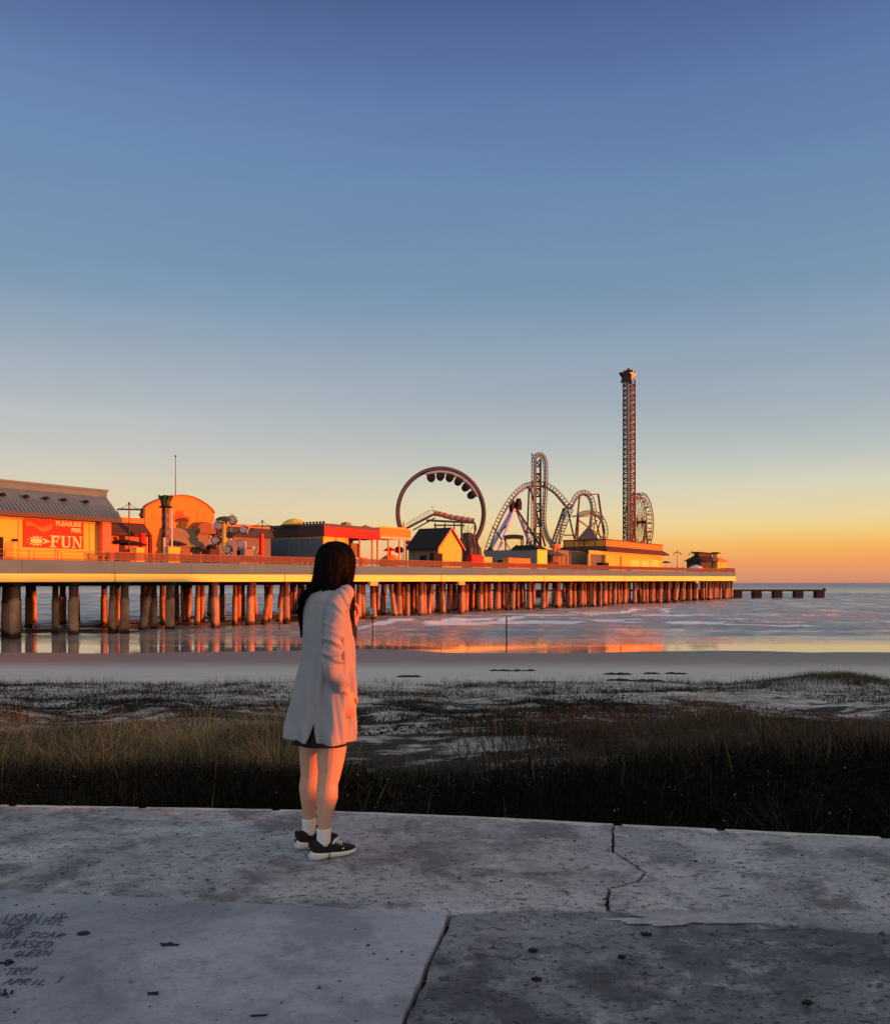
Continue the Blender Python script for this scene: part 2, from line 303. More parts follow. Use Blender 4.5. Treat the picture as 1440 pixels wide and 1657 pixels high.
def water_mat():
    m = bpy.data.materials.new('sea_water'); m.use_nodes = True; nt = m.node_tree; N = nt.nodes; L = nt.links; b = N['Principled BSDF']
    g = N.new('ShaderNodeNewGeometry'); sp = N.new('ShaderNodeSeparateXYZ'); L.new(g.outputs['Position'], sp.inputs[0])
    at = N.new('ShaderNodeAttribute'); at.attribute_name = 'foam'
    nf = N.new('ShaderNodeTexNoise'); nf.inputs['Scale'].default_value = 1.5; nf.inputs['Detail'].default_value = 9; nf.inputs['Roughness'].default_value = .78
    mp = N.new('ShaderNodeMapping'); mp.inputs['Scale'].default_value = (.55, 1, 1); L.new(g.outputs['Position'], mp.inputs[0]); L.new(mp.outputs[0], nf.inputs['Vector'])
    a1 = N.new('ShaderNodeMath'); a1.operation = 'MULTIPLY_ADD'; a1.inputs[1].default_value = .84; L.new(at.outputs['Fac'], a1.inputs[0]); L.new(nf.outputs['Fac'], a1.inputs[2])
    fm = N.new('ShaderNodeMapRange'); fm.inputs['From Min'].default_value = .90; fm.inputs['From Max'].default_value = .97; L.new(a1.outputs[0], fm.inputs['Value'])
    gate = N.new('ShaderNodeMath'); gate.operation = 'GREATER_THAN'; gate.inputs[1].default_value = .04; L.new(at.outputs['Fac'], gate.inputs[0])
    fx = N.new('ShaderNodeMath'); fx.operation = 'MULTIPLY'; L.new(fm.outputs[0], fx.inputs[0]); L.new(gate.outputs[0], fx.inputs[1])
    sh = N.new('ShaderNodeMapRange'); sh.interpolation_type = 'SMOOTHSTEP'; sh.inputs['From Min'].default_value = 84; sh.inputs['From Max'].default_value = 150; L.new(sp.outputs['Y'], sh.inputs['Value'])
    wc = N.new('ShaderNodeMix'); wc.data_type = 'RGBA'; wc.inputs[6].default_value = (.27,.255,.24,1); wc.inputs[7].default_value = (.38,.37,.355,1); L.new(sh.outputs[0], wc.inputs[0])
    fc = N.new('ShaderNodeMix'); fc.data_type = 'RGBA'; fc.inputs[7].default_value = (.85,.85,.87,1); L.new(wc.outputs[2], fc.inputs[6]); L.new(fx.outputs[0], fc.inputs[0])
    L.new(fc.outputs[2], b.inputs['Base Color'])
    rg = N.new('ShaderNodeMapRange'); rg.inputs['From Min'].default_value = 88; rg.inputs['From Max'].default_value = 150; rg.inputs['To Min'].default_value = .05; rg.inputs['To Max'].default_value = .13; L.new(sp.outputs['Y'], rg.inputs['Value'])
    rg2 = N.new('ShaderNodeMapRange'); rg2.inputs['From Min'].default_value = 350; rg2.inputs['From Max'].default_value = 1600; rg2.inputs['To Max'].default_value = .36; L.new(sp.outputs['Y'], rg2.inputs['Value'])
    rg3 = N.new('ShaderNodeMath'); rg3.operation = 'ADD'; L.new(rg.outputs[0], rg3.inputs[0]); L.new(rg2.outputs[0], rg3.inputs[1]); rf = N.new('ShaderNodeMath'); rf.operation = 'MAXIMUM'; L.new(rg3.outputs[0], rf.inputs[0]); L.new(fx.outputs[0], rf.inputs[1]); L.new(rf.outputs[0], b.inputs['Roughness'])
    b.inputs['IOR'].default_value = 1.33; b.inputs['Specular IOR Level'].default_value = .5
    # ripples, dying away over the shallow film
    def nz(sc, st, det):
        q = N.new('ShaderNodeMapping'); q.inputs['Scale'].default_value = st; L.new(g.outputs['Position'], q.inputs[0])
        n = N.new('ShaderNodeTexNoise'); n.inputs['Scale'].default_value = sc; n.inputs['Detail'].default_value = det; n.inputs['Roughness'].default_value = .6; L.new(q.outputs[0], n.inputs['Vector']); return n
    na = nz(.9, (.35, 1, 1), 5); nb = nz(.13, (.25, 1, 1), 4)
    hs = N.new('ShaderNodeMath'); hs.operation = 'MULTIPLY_ADD'; hs.inputs[1].default_value = 3.0; L.new(nb.outputs['Fac'], hs.inputs[0]); L.new(na.outputs['Fac'], hs.inputs[2])
    ba = N.new('ShaderNodeMapRange'); ba.interpolation_type = 'SMOOTHSTEP'; ba.inputs['From Min'].default_value = 86; ba.inputs['From Max'].default_value = 122; ba.inputs['To Min'].default_value = .006; ba.inputs['To Max'].default_value = 1; L.new(sp.outputs['Y'], ba.inputs['Value'])
    bp = N.new('ShaderNodeBump'); bp.inputs['Distance'].default_value = .55; L.new(ba.outputs[0], bp.inputs['Strength']); L.new(hs.outputs[0], bp.inputs['Height']); L.new(bp.outputs[0], b.inputs['Normal'])
    return m
o = fastmesh('sea', np.stack([WXX, WYY, Zw], -1).reshape(-1, 3), gridfaces(len(yy), len(rr_)), water_mat(), smooth=True, attr={'foam': fo.ravel()})
tag(o, kind='structure')
# ---- seawall promenade: slabs of old concrete
ZP = 5.09
def pg(x, y, dz=0.0):
    Y = F*(HC-ZP)/(y-HY); return Vector(((x-CX)/F*Y, Y, ZP+dz))
def concrete(name, c1, c2, c3, rough_amt, fine):
    m = bpy.data.materials.new(name); m.use_nodes = True; nt = m.node_tree; N = nt.nodes; L = nt.links; b = N['Principled BSDF']
    g = N.new('ShaderNodeNewGeometry')
    def nz(sc, det, ro=.6, st=(1,1,1), dist=0):
        q = N.new('ShaderNodeMapping'); q.inputs['Scale'].default_value = st; L.new(g.outputs['Position'], q.inputs[0])
        n = N.new('ShaderNodeTexNoise'); n.inputs['Scale'].default_value = sc; n.inputs['Detail'].default_value = det; n.inputs['Roughness'].default_value = ro; n.inputs['Distortion'].default_value = dist
        L.new(q.outputs[0], n.inputs['Vector']); return n.outputs['Fac']
    def mr_(v, a, c, lo=0, hi=1):
        q = N.new('ShaderNodeMapRange'); q.inputs['From Min'].default_value = a; q.inputs['From Max'].default_value = c; q.inputs['To Min'].default_value = lo; q.inputs['To Max'].default_value = hi; L.new(v, q.inputs['Value']); return q.outputs[0]
    def mix(f, a, c):
        q = N.new('ShaderNodeMix'); q.data_type = 'RGBA'; L.new(f, q.inputs[0])
        for s_, v in ((6, a), (7, c)):
            if isinstance(v, tuple): q.inputs[s_].default_value = (*v, 1)
            else: L.new(v, q.inputs[s_])
        return q.outputs[2]
    big = nz(1.1, 5, .6, (.8, 1, 1), .6); med = nz(9, 9, .78, (.8, 1, 1), .3); fi = nz(70, 4, .75); pit = nz(30, 6, .8, (.7, 1, 1), .2); blot = nz(2.6, 7, .7)
    col = mix(mr_(big, .36, .64), c1, c2)
    col = mix(mr_(med, .52, .64, 0, min(1,.6*rough_amt)), col, c3)
    col = mix(mr_(blot, .52, .40, 0, min(.95, .75*rough_amt**.5)), col, tuple(v*.5 for v in c1))
    dk = tuple(v*.32 for v in c1)
    col = mix(mr_(pit, .545, .60, 0, min(1,.85*rough_amt)), col, dk)
    col = mix(mr_(fi, .35, .75, 0, .35*fine), col, tuple(v*.45 for v in c1))
    L.new(col, b.inputs['Base Color']); b.inputs['Roughness'].default_value = .85; b.inputs['Specular IOR Level'].default_value = .3
    def add(a, ka, c):
        q = N.new('ShaderNodeMath'); q.operation = 'MULTIPLY_ADD'; q.inputs[1].default_value = ka; L.new(a, q.inputs[0]); L.new(c, q.inputs[2]); return q.outputs[0]
    h = add(fi, .18*fine, add(pit, -.45*rough_amt, med))
    bp = N.new('ShaderNodeBump'); bp.inputs['Strength'].default_value = 1; bp.inputs['Distance'].default_value = .035*rough_amt+.004; L.new(h, bp.inputs['Height']); L.new(bp.outputs[0], b.inputs['Normal'])
    return m
cr_far = concrete('worn_aggregate_concrete', (.46,.485,.53), (.90,.92,.96), (.99,.99,.99), 1.4, 1.15)
cr_near = concrete('old_concrete', (.20,.22,.26), (.43,.45,.50), (.74,.76,.80), 1.25, 1.15)
cr_smooth = concrete('troweled_concrete', (.26,.285,.335), (.44,.465,.52), (.34,.365,.41), .36, .7)
cr_lip = concrete('pale_cement', (.55,.55,.53), (.72,.71,.68), (.8,.8,.78), .5, .6)
cr_wall = M('seawall_concrete', (120,118,112), .9, .25, .8, .4)
def jag(pts, amp=.006, step=.05, seed=0):
    rn = random.Random(seed); out = []
    for a, b in zip(pts[:-1], pts[1:]):
        n = max(1, int((b-a).length/step)); d = (b-a).normalized(); nn = Vector((-d.y, d.x, 0))
        for k in range(n):
            out.append(a.lerp(b, k/n) + nn*rn.uniform(-amp, amp)*(0 if (k == 0 and not out) else 1))
    out.append(pts[-1].copy()); return out
def off(pts, d):
    out = []
    for i, p in enumerate(pts):
        t = (pts[min(i+1, len(pts)-1)]-pts[max(i-1, 0)]).normalized(); out.append(p + Vector((-t.y, t.x, 0))*d)
    return out
edge_px = [(0,1305),(250,1309),(480,1313),(700,1321),(850,1328),(992,1336),(1220,1347),(1440,1358)]
E = [pg(*p) for p in edge_px]
EL = E[0] + (E[0]-E[1]).normalized()*9; EL2 = EL + Vector((-30, 1.2, 0)); ER = E[-1] + (E[-1]-E[-2]).normalized()*9; ER2 = ER + Vector((30, -6, 0))
J = [pg(0,1443), pg(240,1455), pg(480,1467), pg(727,1481)]
JR = [pg(727,1481), pg(860,1472), pg(983,1475), pg(1120,1485), pg(1260,1497), pg(1440,1512)]
JL = J[0] + (J[0]-J[1]).normalized()*9; JL2 = JL + Vector((-30, 1.2, 0)); JRR = JR[-1] + (JR[-1]-JR[-2]).normalized()*9; JRR2 = JRR + Vector((30, -6, 0))
CRK = [pg(992,1336), pg(992,1378), pg(1006,1388), pg(1022,1398), pg(1044,1412), pg(1034,1426), pg(1004,1434), pg(985,1438), pg(983,1455), pg(983,1475)]
SJ = [pg(727,1481), pg(716,1513), pg(700,1545), pg(682,1590), pg(662,1635), pg(648,1680), pg(560,1900)]
SJe = SJ[-1] + (SJ[-1]-SJ[-2]).normalized()*3
def slab(name, poly, top, mat, th=.05):
    mb = MB(); mb.prism([Vector((p.x, p.y, top-th)) for p in poly], (0,0,th)); o = mb.build(name, mat); tag(o, kind='structure'); return o
ci = 5
crk = jag(CRK, .006, .02, 3); crkL = off(crk, -.010); crkR = off(crk, .008)
if (crkL[3]-crkR[3]).x > 0: crkL, crkR = crkR, crkL
edgeL = jag([EL2, EL]+E[:ci+1], .010, .07, 9); edgeR = jag(E[ci:]+[ER, ER2], .010, .07, 10)
edgeL[-1] = crkL[0]; edgeR[0] = crkR[0]
jl = jag([JL2, JL]+J, .004, .08, 12); jr1 = jag(JR[:3], .008, .06, 13); jr2 = jag(JR[2:]+[JRR, JRR2], .008, .06, 14)
slab('pavement_far_slab', edgeL + crkL[1:] + jr1[::-1] + jl[::-1][1:], ZP, cr_far)
slab('pavement_far_slab', edgeR + jr2[::-1] + crkR[::-1][1:-1], ZP, cr_far)
sj = jag(SJ+[SJe], .0035, .05, 20); sjl = off(sj, -.009); sjr = off([p+Vector((.004*math.sin(i*.7),0,0)) for i, p in enumerate(sj)], .008)
if (sjl[3]-sjr[3]).x > 0: sjl, sjr = sjr, sjl
jl2 = [p + Vector((0, -.004, 0)) for p in jl]
slab('pavement_smooth_slab', jl2[:-1] + sjl + [Vector((-45, sjl[-1].y, 0))], ZP+.005, cr_smooth)
jrn = [p + Vector((0, -.003, 0)) for p in jr1[:-1]+jr2]
slab('pavement_near_slab', [sjr[0]] + jrn[2:] + [Vector((48, sjr[-1].y, 0))] + sjr[::-1][:-1], ZP-.005, cr_near)
mb = MB(); mb.prism([Vector((-60, -8, 2.6)), Vector((60, -8, 2.6)), Vector((ER2.x, ER2.y-.03, 2.6)), *[Vector((p.x, p.y-.03, 2.6)) for p in [ER]+E[::-1]+[EL, EL2]]], (0,0,ZP-.06-2.6))
w_ = mb.build('seawall', M('dark_joint_soil', (52,48,44), .95, .3, 2)); tag(w_, kind='structure')
# pale broken cement nosing along the brink
rn = random.Random(4); mb = MB(); e_all = jag(E[:1]+E[1:]+[ER], .004, .05, 33); seg = []
inner = []
for i, p in enumerate(e_all):
    wv = .035 + .022*math.sin(i*.31) + .018*math.sin(i*.83+1) + rn.uniform(-.008, .008)
    x_img = CX + F*p.x/p.y
    k = (1 if x_img > 620 else .35)*(.6+.8*rn.random()*(1 if math.sin(i*1.9)>-.2 else .3))
    wv *= k
    inner.append(p + Vector((0, -max(.006, wv), 0)))
for i in range(len(e_all)-1):
    if rn.random() < .04: continue
    a, b, c, d = e_all[i], e_all[i+1], inner[i+1], inner[i]
    if abs(a.x-CRK[0].x) < .03: continue
    mb.add([(p.x, p.y+.012*(q < 2), ZP+z) for z in (-.04, .006) for q, p in enumerate((a, b, c, d))], [(0,1,2,3),(4,7,6,5),(0,4,5,1),(1,5,6,2),(2,6,7,3),(3,7,4,0)])
tag(mb.build('pavement_edge_nosing', cr_lip), kind='structure')
def patch(cx, cy, rx, ry, sd, top):
    q = random.Random(sd); n = 54; poly = []
    ph_ = [q.uniform(0, 6) for _ in range(6)]
    for k in range(n):
        a = 2*math.pi*k/n; f = 1+.22*math.sin(3*a+ph_[0])+.16*math.sin(5*a+ph_[1])+.12*math.sin(9*a+ph_[2])+.1*math.sin(16*a+ph_[3])+q.uniform(-.06, .06); poly.append(pg(cx+math.cos(a)*rx*f, cy+math.sin(a)*ry*f))
    mb = MB(); mb.prism([Vector((p.x, p.y, top)) for p in poly], (0,0,.004)); tag(mb.build('pavement_cement_patch', cr_patch), kind='structure')
cr_patch = concrete('cement_smear', (.42,.43,.45), (.62,.63,.65), (.74,.74,.75), .7, .8)
patch(1110, 1489, 110, 9, 1, ZP+.001); patch(232, 1322, 42, 8, 2, ZP+.001); patch(1160, 1372, 70, 7, 4, ZP+.001); patch(850, 1405, 60, 9, 6, ZP+.001)
# scratched writing in the smooth slab
GL = {'S': [[(1,.9),(.5,1),(0,.8),(.2,.55),(.9,.4),(.8,.1),(.1,0)]], 'C': [[(1,.85),(.5,1),(0,.6),(.1,.15),(.6,0),(1,.15)]], 'A': [[(0,0),(.5,1),(1,0)],[(.2,.4),(.8,.4)]],
      'R': [[(0,0),(.05,1),(.8,.95),(.85,.6),(.05,.5),(1,0)]], 'I': [[(.5,0),(.5,1)]], 'O': [[(.5,0),(0,.4),(.3,1),(.9,.8),(.95,.2),(.5,0)]], 'H': [[(0,0),(.1,1)],[(.9,0),(1,1)],[(0,.5),(1,.5)]],
      'Y': [[(0,1),(.5,.5),(1,1)],[(.5,.5),(.3,0)]], 'E': [[(1,1),(0,1),(0,0),(1,0)],[(0,.5),(.7,.5)]], 'N': [[(0,0),(0,1),(1,0),(1,1)]], 'T': [[(0,1),(1,1)],[(.5,1),(.45,0)]],
      'P': [[(0,0),(0,1),(.9,.9),(.8,.5),(0,.45)]], 'L': [[(.1,1),(0,0),(1,0)]], 'B': [[(0,0),(0,1),(.8,.85),(.1,.55),(.9,.3),(0,0)]], 'K': [[(0,0),(0,1)],[(1,1),(0,.5),(1,0)]],
      'M': [[(0,0),(.1,1),(.5,.3),(.9,1),(1,0)]], 'U': [[(0,1),(.1,.1),(.9,.1),(1,1)]], 'Q': [[(.5,0),(0,.5),(.5,1),(1,.5),(.5,0)],[(.6,.3),(1,-.1)]], '1': [[(.2,.8),(.6,1),(.5,0)]],
      '>': [[(0,.4),(2.6,.55)],[(1.8,1),(2.7,.55),(2,0)]]}
mb = MB(); rn = random.Random(8)
def scrawl(txt, x0, y0, cw, chh, sl=.75, wd=.0030):
    x = x0
    for ch in txt:
        y0 += rn.uniform(-1, 1)
        if ch in GL:
            for st in GL[ch]:
                pts = [pg(x + (a*cw*.78 + sl*b*cw) + rn.uniform(-.5,.5), y0 - b*chh + rn.uniform(-.5,.5), .0075) for a, b in st]
                for a, b in zip(pts[:-1], pts[1:]): mb.beam(a, b, wd, .003)
        x += cw
scrawl('USMN', 2, 1500, 15, 17); scrawl('IS', 82, 1489, 10, 8); scrawl('HYE', 68, 1501, 12, 13); scrawl('THE', 4, 1512, 12, 11)
scrawl('NOT', -6, 1521, 11, 8); scrawl('SCAR', 42, 1520, 15, 8); scrawl('C', 0, 1537, 12, 9); scrawl('BASKO', 16, 1537, 13, 12)
scrawl('QUEEN', 20, 1551, 12, 9); scrawl('TROY', 6, 1582, 12, 11); scrawl('APRIL', 4, 1597, 14, 9); scrawl('1', 90, 1593, 10, 9)
wr = mb.build('scratched_writing', M('scratched_groove', (86,87,98), .9, .6, 40)); wr.parent = bpy.data.objects['pavement_smooth_slab']
mb = MB(); scrawl('>', -16, 1566, 16, 9, .3, .014)
for k in range(26):
    a = (rn.uniform(-6, 20), rn.uniform(1604, 1618)); mb.beam(pg(*a, .0075), pg(a[0]+rn.uniform(-4,4), a[1]+rn.uniform(-3,3), .0075), .004, .003)
w2 = mb.build('ink_mark', M('dark_ink', (26,27,44), .7)); w2.parent = bpy.data.objects['pavement_smooth_slab']
# grit, litter and stones on the pavement
bits = [(135,1514,.026,'flat round dark bottle cap lying on the smooth slab beside the scratched writing','bottle cap'),
        (272,1532,.024,'curled dark dead leaf on the middle of the smooth slab','dead leaf'), (248,1612,.016,'small dark chip of bark lying on the lower part of the smooth slab','bark chip'),
        (420,1648,.022,'thin dark twig at the bottom edge of the smooth slab','twig'), (1045,1513,.022,'black pebble on the rough slab under the pale cement patch','pebble'),
        (868,1586,.018,'lone black pebble in the middle of the rough near slab','pebble'), (862,1539,.017,'flat dark pebble just above the lone pebble of the rough near slab','pebble'),
        (1307,1624,.018,'dark pebble toward the lower right corner of the rough slab','pebble'), (1006,1550,.014,'small pebble on the rough slab beside the faint long scratch','pebble')]
for x, y, r_, lab, cat in bits:
    c = pg(x, y, .0055 if x < 660 else -.005); t = MB(); rn = random.Random(int(x))
    sx, sy = (1.6, .8) if cat in ('dead leaf', 'bark chip') else ((2.2, .25) if cat == 'twig' else (1, .8)); n = 12 if cat != 'twig' else 6
    th = .004 if cat != 'pebble' else .012
    rs = []
    for f_, h in ((.7, 0.0), (1, th*.5), (.9, th), (.3, th*1.15)):
        rs.append([c + Vector((math.cos(a)*r_*sx*f_*q, math.sin(a)*r_*sy*f_*q, h+.0005)) for a, q in ((2*math.pi*k/n, 1 if cat == 'bottle cap' else .8+.4*math.sin(k*2.3+x)) for k in range(n))])
    t.rings(rs); o = t.build(cat.replace(' ', '_'), M('dark_litter', (30,27,28), .8), base=c); o.location = c; tag(o, lab, cat)
mb = MB(); rn = random.Random(55)
for k in range(900):
    x = rn.uniform(-40, 1480); y = rn.choice([rn.uniform(1340, 1470), rn.uniform(1500, 1657)])
    if x < 740 and y > 1475 and rn.random() < .85: continue
    if y < 1345 + (x-700)*.05: continue
    c = pg(x, y, .006 if (x < 700 and y > 1460) else .001); r_ = rn.uniform(.002, .007)*(1 if rn.random() < .9 else 1.8)
    n = 5; rs = [[c + Vector((math.cos(2*math.pi*j/n+k)*r_*f, math.sin(2*math.pi*j/n+k)*r_*f*.8, h*r_)) for j in range(n)] for f, h in ((1,-.2),(.9,.4),(.3,.7))]
    mb.rings(rs)
tag(mb.build('grit', M('grit_stone', (92,90,90), .9, .3, 8, island=.6)), 'loose grit and small stones scattered over the concrete pavement', 'grit', kind='stuff')
# ---- vegetation of the dune
def hx(X, Y): return hterr(X, Y)
def blades(name, X, Y, H, W, lean, mat, seg=3, droop=.35, label=None, cat='grass', zoff=-.03, ld=None, lna=None):
    r0 = X/Y*F+CX; kk = ~((np.abs(r0-610) < 110+40*np.sin(Y*3)) & (Y > 13.2) & (Y < 22) & (RNG.random(len(X)) < .93)); X, Y, H, W = X[kk], Y[kk], H[kk], W[kk]
    if ld is not None: ld, lna = ld[kk], lna[kk]
    n = len(X); a = RNG.uniform(0, 2*np.pi, n); ln = lna if lna is not None else RNG.normal(0, 1, n)*lean; ld = ld if ld is not None else RNG.uniform(0, 2*np.pi, n)
    Z0 = hx(X, Y)+zoff; V = np.zeros((n, seg+1, 2, 3)); wx = np.cos(a)*W/2; wy = np.sin(a)*W/2
    for k in range(seg+1):
        t = k/seg; bend = t + droop*t*t
        cx = X + np.cos(ld)*ln*H*bend*.8; cy = Y + np.sin(ld)*ln*H*bend*.8; cz = Z0 + H*(t - .25*np.abs(ln)*t*t)
        tw = 1 - .85*t
        V[:, k, 0] = np.stack([cx-wx*tw, cy-wy*tw, cz], -1); V[:, k, 1] = np.stack([cx+wx*tw, cy+wy*tw, cz], -1)
    V = V.reshape(-1, 3); base = np.arange(n)[:, None]*(seg+1)*2
    q = np.concatenate([base + 2*k + np.array([0, 1, 3, 2]) for k in range(seg)], 1).reshape(-1, 4)
    o = fastmesh(name, V, q, mat); tag(o, label, cat, kind='stuff'); return o
gm_dark = M('dark_beach_foliage', (50,43,35), .85, .3, 1.2, island=.5, spec=.1)
gm_brush = M('blackish_brush', (26,25,22), .9, .3, 1.2, island=.6, spec=.05)
gm_olive = M('olive_grass', (88,76,58), .8, .3, .8, island=.45, spec=.2)
gm_straw = M('dry_straw', (186,156,110), .8, .25, 1, island=.4, spec=.2)
gm_red = M('rusty_stems', (100,78,62), .8, .3, 1, island=.4, spec=.2)
def gtop(X, Y):
    """how much tall grass: less in the sandy gap in the middle"""
    r = X/Y*F + CX
    gap = np.clip(np.abs(r-640)/190, 0, 1)**1.3; gap = np.where(Y < 12, .35+.65*gap, gap)
    left = np.clip((560-r)/200, 0, 1)
    return gap, left
def scatter(n, y0, y1, pw=1.0, side=3.5):
    Y = y0 + (y1-y0)*RNG.random(n)**pw; X = RNG.uniform(-1, 1, n)*(Y*.62+side); return X, Y
def tussocks(name, X, Y, n_per, sp, Hm, mat, label, w=(.006,.012), lean=.55):
    k = len(X); n = k*n_per; dx, dy = RNG.normal(0, sp, n), RNG.normal(0, sp, n); X2, Y2 = np.repeat(X, n_per)+dx, np.repeat(Y, n_per)+dy
    H = np.repeat(Hm*RNG.uniform(.55, 1.2, k)*(.45+1.15*fbm(X, Y, .30, 61, 3)), n_per)*RNG.uniform(.45, 1.1, n); blades(name, X2, Y2, H, RNG.uniform(*w, n), lean, mat, seg=4, droop=.9, label=label, ld=np.arctan2(dy, dx)+RNG.normal(0, .5, n), lna=np.abs(RNG.normal(.35, lean, n)))
def clump(X, Y, n_per, sp):
    k = len(X); X2 = np.repeat(X, n_per) + RNG.normal(0, sp, k*n_per); Y2 = np.repeat(Y, n_per) + RNG.normal(0, sp, k*n_per); return X2, Y2
# dense dark belt by the seawall
X, Y = scatter(46000, 6.4, 12.4); gap, left = gtop(X, Y)
H = (.30+.5*fbm(X, Y, .5, 21, 3))*(.62+.38*gap); blades('dune_grass', X, Y, H, RNG.uniform(.010, .026, len(X)), .75, gm_brush, droop=.8, label='dense dark undergrowth filling the strip below the seawall')
def pick(X, Y, p): k = RNG.random(len(X)) < p; return X[k], Y[k]
X, Y = scatter(560, 7.8, 13); r = X/Y*F+CX; X, Y = pick(X, Y, .35+.5*np.clip((760-r)/500, 0, 1))
tussocks('dune_grass', X, Y, 60, .10, .62, M('dark_olive_grass', (76,64,49), .85, .3, 1, island=.6, spec=.1), 'dark olive tussocks rising out of the black undergrowth', lean=.7)
X, Y = scatter(900, 11.5, 16.5); r = X/Y*F+CX; X, Y = pick(X, Y, (np.where(r < 560, .95, .10)+.45*(r > 900))*np.clip((fbm(X, Y, .5, 82, 3)-.34)*6, 0, 1))
tussocks('dune_grass', X, Y, 60, .14, .62, gm_olive, 'olive grass tussocks on the dune crest', lean=.95)
X, Y = scatter(900, 12.5, 18.5); r = X/Y*F+CX; X, Y = pick(X, Y, np.clip((600-r)/220, 0, .85)*np.clip((fbm(X, Y, .45, 81, 3)-.36)*6, 0, 1))
tussocks('dry_grass', X, Y, 50, .14, .66, gm_straw, 'tan dry grass along the crest of the dune on the left', w=(.004, .009), lean=.9)
X, Y = scatter(1000, 12.5, 17.5); r = X/Y*F+CX; X, Y = pick(X, Y, np.clip((r-780)/180, 0, 1)*(.75-.45*np.clip((r-1150)/150, 0, 1)))
tussocks('rusty_grass', X, Y, 34, .12, .55, gm_red, 'rust tinged grass right of the sandy gap', w=(.004, .009), lean=.75)
X, Y = scatter(20000, 11.0, 17.0); gap, left = gtop(X, Y); keep = RNG.random(len(X)) < gap**1.5
H = .2+.35*fbm(X, Y, .5, 27, 3); blades('dune_grass', X[keep], Y[keep], H[keep], RNG.uniform(.008, .018, keep.sum()), .7, gm_dark, droop=.7, label='low dark brush on the near crest of the dune')
# tall single stalks
X, Y = scatter(210, 9.5, 15); H = RNG.uniform(.4, .9, len(X)); blades('grass_stalks', X, Y, H, np.full(len(X), .007), .22, gm_straw, label='tall pale seed stalks standing above the grass')
# sparse tufts over the back dune
cxs, cys = scatter(1700, 19, 45); dens = fbm(cxs, cys, .22, 41, 4); kp = dens > .50; X, Y = clump(cxs[kp], cys[kp], 26, .22)
H = RNG.uniform(.10, .34, len(X)); blades('beach_tufts', X, Y, H, RNG.uniform(.012, .024, len(X)), .6, gm_dark, label='low dark beach plants in patches on the pale dune sand')
cxs, cys = scatter(420, 34, 47, side=4); X, Y = clump(cxs, cys, 16, .20); H = RNG.uniform(.12, .55, len(X)); blades('beach_tufts', X, Y, H, RNG.uniform(.012, .02, len(X)), .3, gm_olive, label='upright tufts along the seaward edge of the dune')
X, Y = clump(np.array([18.5]*170)+RNG.normal(0, 1.8, 170), 40.6+RNG.normal(0, 1.0, 170), 26, .22); H = RNG.uniform(.15, .4, len(X)); blades('hummock_grass', X, Y, H, RNG.uniform(.012, .022, len(X)), .4, gm_olive, label='olive grass covering the low sand hummock on the right')
X, Y = scatter(16000, 14, 46, side=4); kp = fbm(X, Y, .35, 71, 4) > .42; X, Y = X[kp], Y[kp]
blades('dune_litter', X, Y, RNG.uniform(.03, .12, len(X)), RNG.uniform(.02, .05, len(X)), 2.2, gm_dark, seg=2, label='dry twigs and dead stems littering the dune sand', cat='litter', zoff=.0)
X, Y = scatter(700, 17, 44, side=4); kp = fbm(X*.6, Y, .2, 91, 3) > .53; X, Y = X[kp], Y[kp]
tussocks('low_scrub', X, Y, 46, .26, .30, gm_brush, 'low black scrub clumps scattered over the back of the dune', w=(.015, .03), lean=1.0)
# leafy ground cover: little leaves
def leaves(name, X, Y, zlo, zhi, size, mat, label):
    n = len(X); Z = hx(X, Y)+RNG.uniform(zlo, zhi, n); s_ = RNG.uniform(.5, 1, n)*size
    d1 = RNG.normal(0, 1, (n, 3)); d1 /= np.linalg.norm(d1, axis=1)[:, None]; d2 = np.cross(d1, RNG.normal(0, 1, (n, 3))); d2 /= np.linalg.norm(d2, axis=1)[:, None]
    C = np.stack([X, Y, Z], -1); V = np.stack([C-d1*s_[:, None], C+d2*s_[:, None]*.45, C+d1*s_[:, None], C-d2*s_[:, None]*.45], 1).reshape(-1, 3)
    o = fastmesh(name, V, np.arange(n*4).reshape(-1, 4), mat); tag(o, label, 'ground cover', kind='stuff')
X, Y = scatter(26000, 6.2, 11); leaves('creeping_leaves', X, Y, .02, .36, .035, gm_brush, 'dark leafy creepers among the grass below the seawall')
cxs, cys = scatter(900, 17, 44); kp = fbm(cxs, cys, .22, 41, 4) > .47; X, Y = clump(cxs[kp], cys[kp], 40, .5); leaves('creeping_leaves', X, Y, .0, .12, .06, gm_dark, 'dark vines creeping over the pale dune sand')
X, Y = scatter(450, 6.6, 12); leaves('dry_leaves', X, Y, .15, .5, .022, gm_straw, 'small pale dead leaves caught in the dark brush')
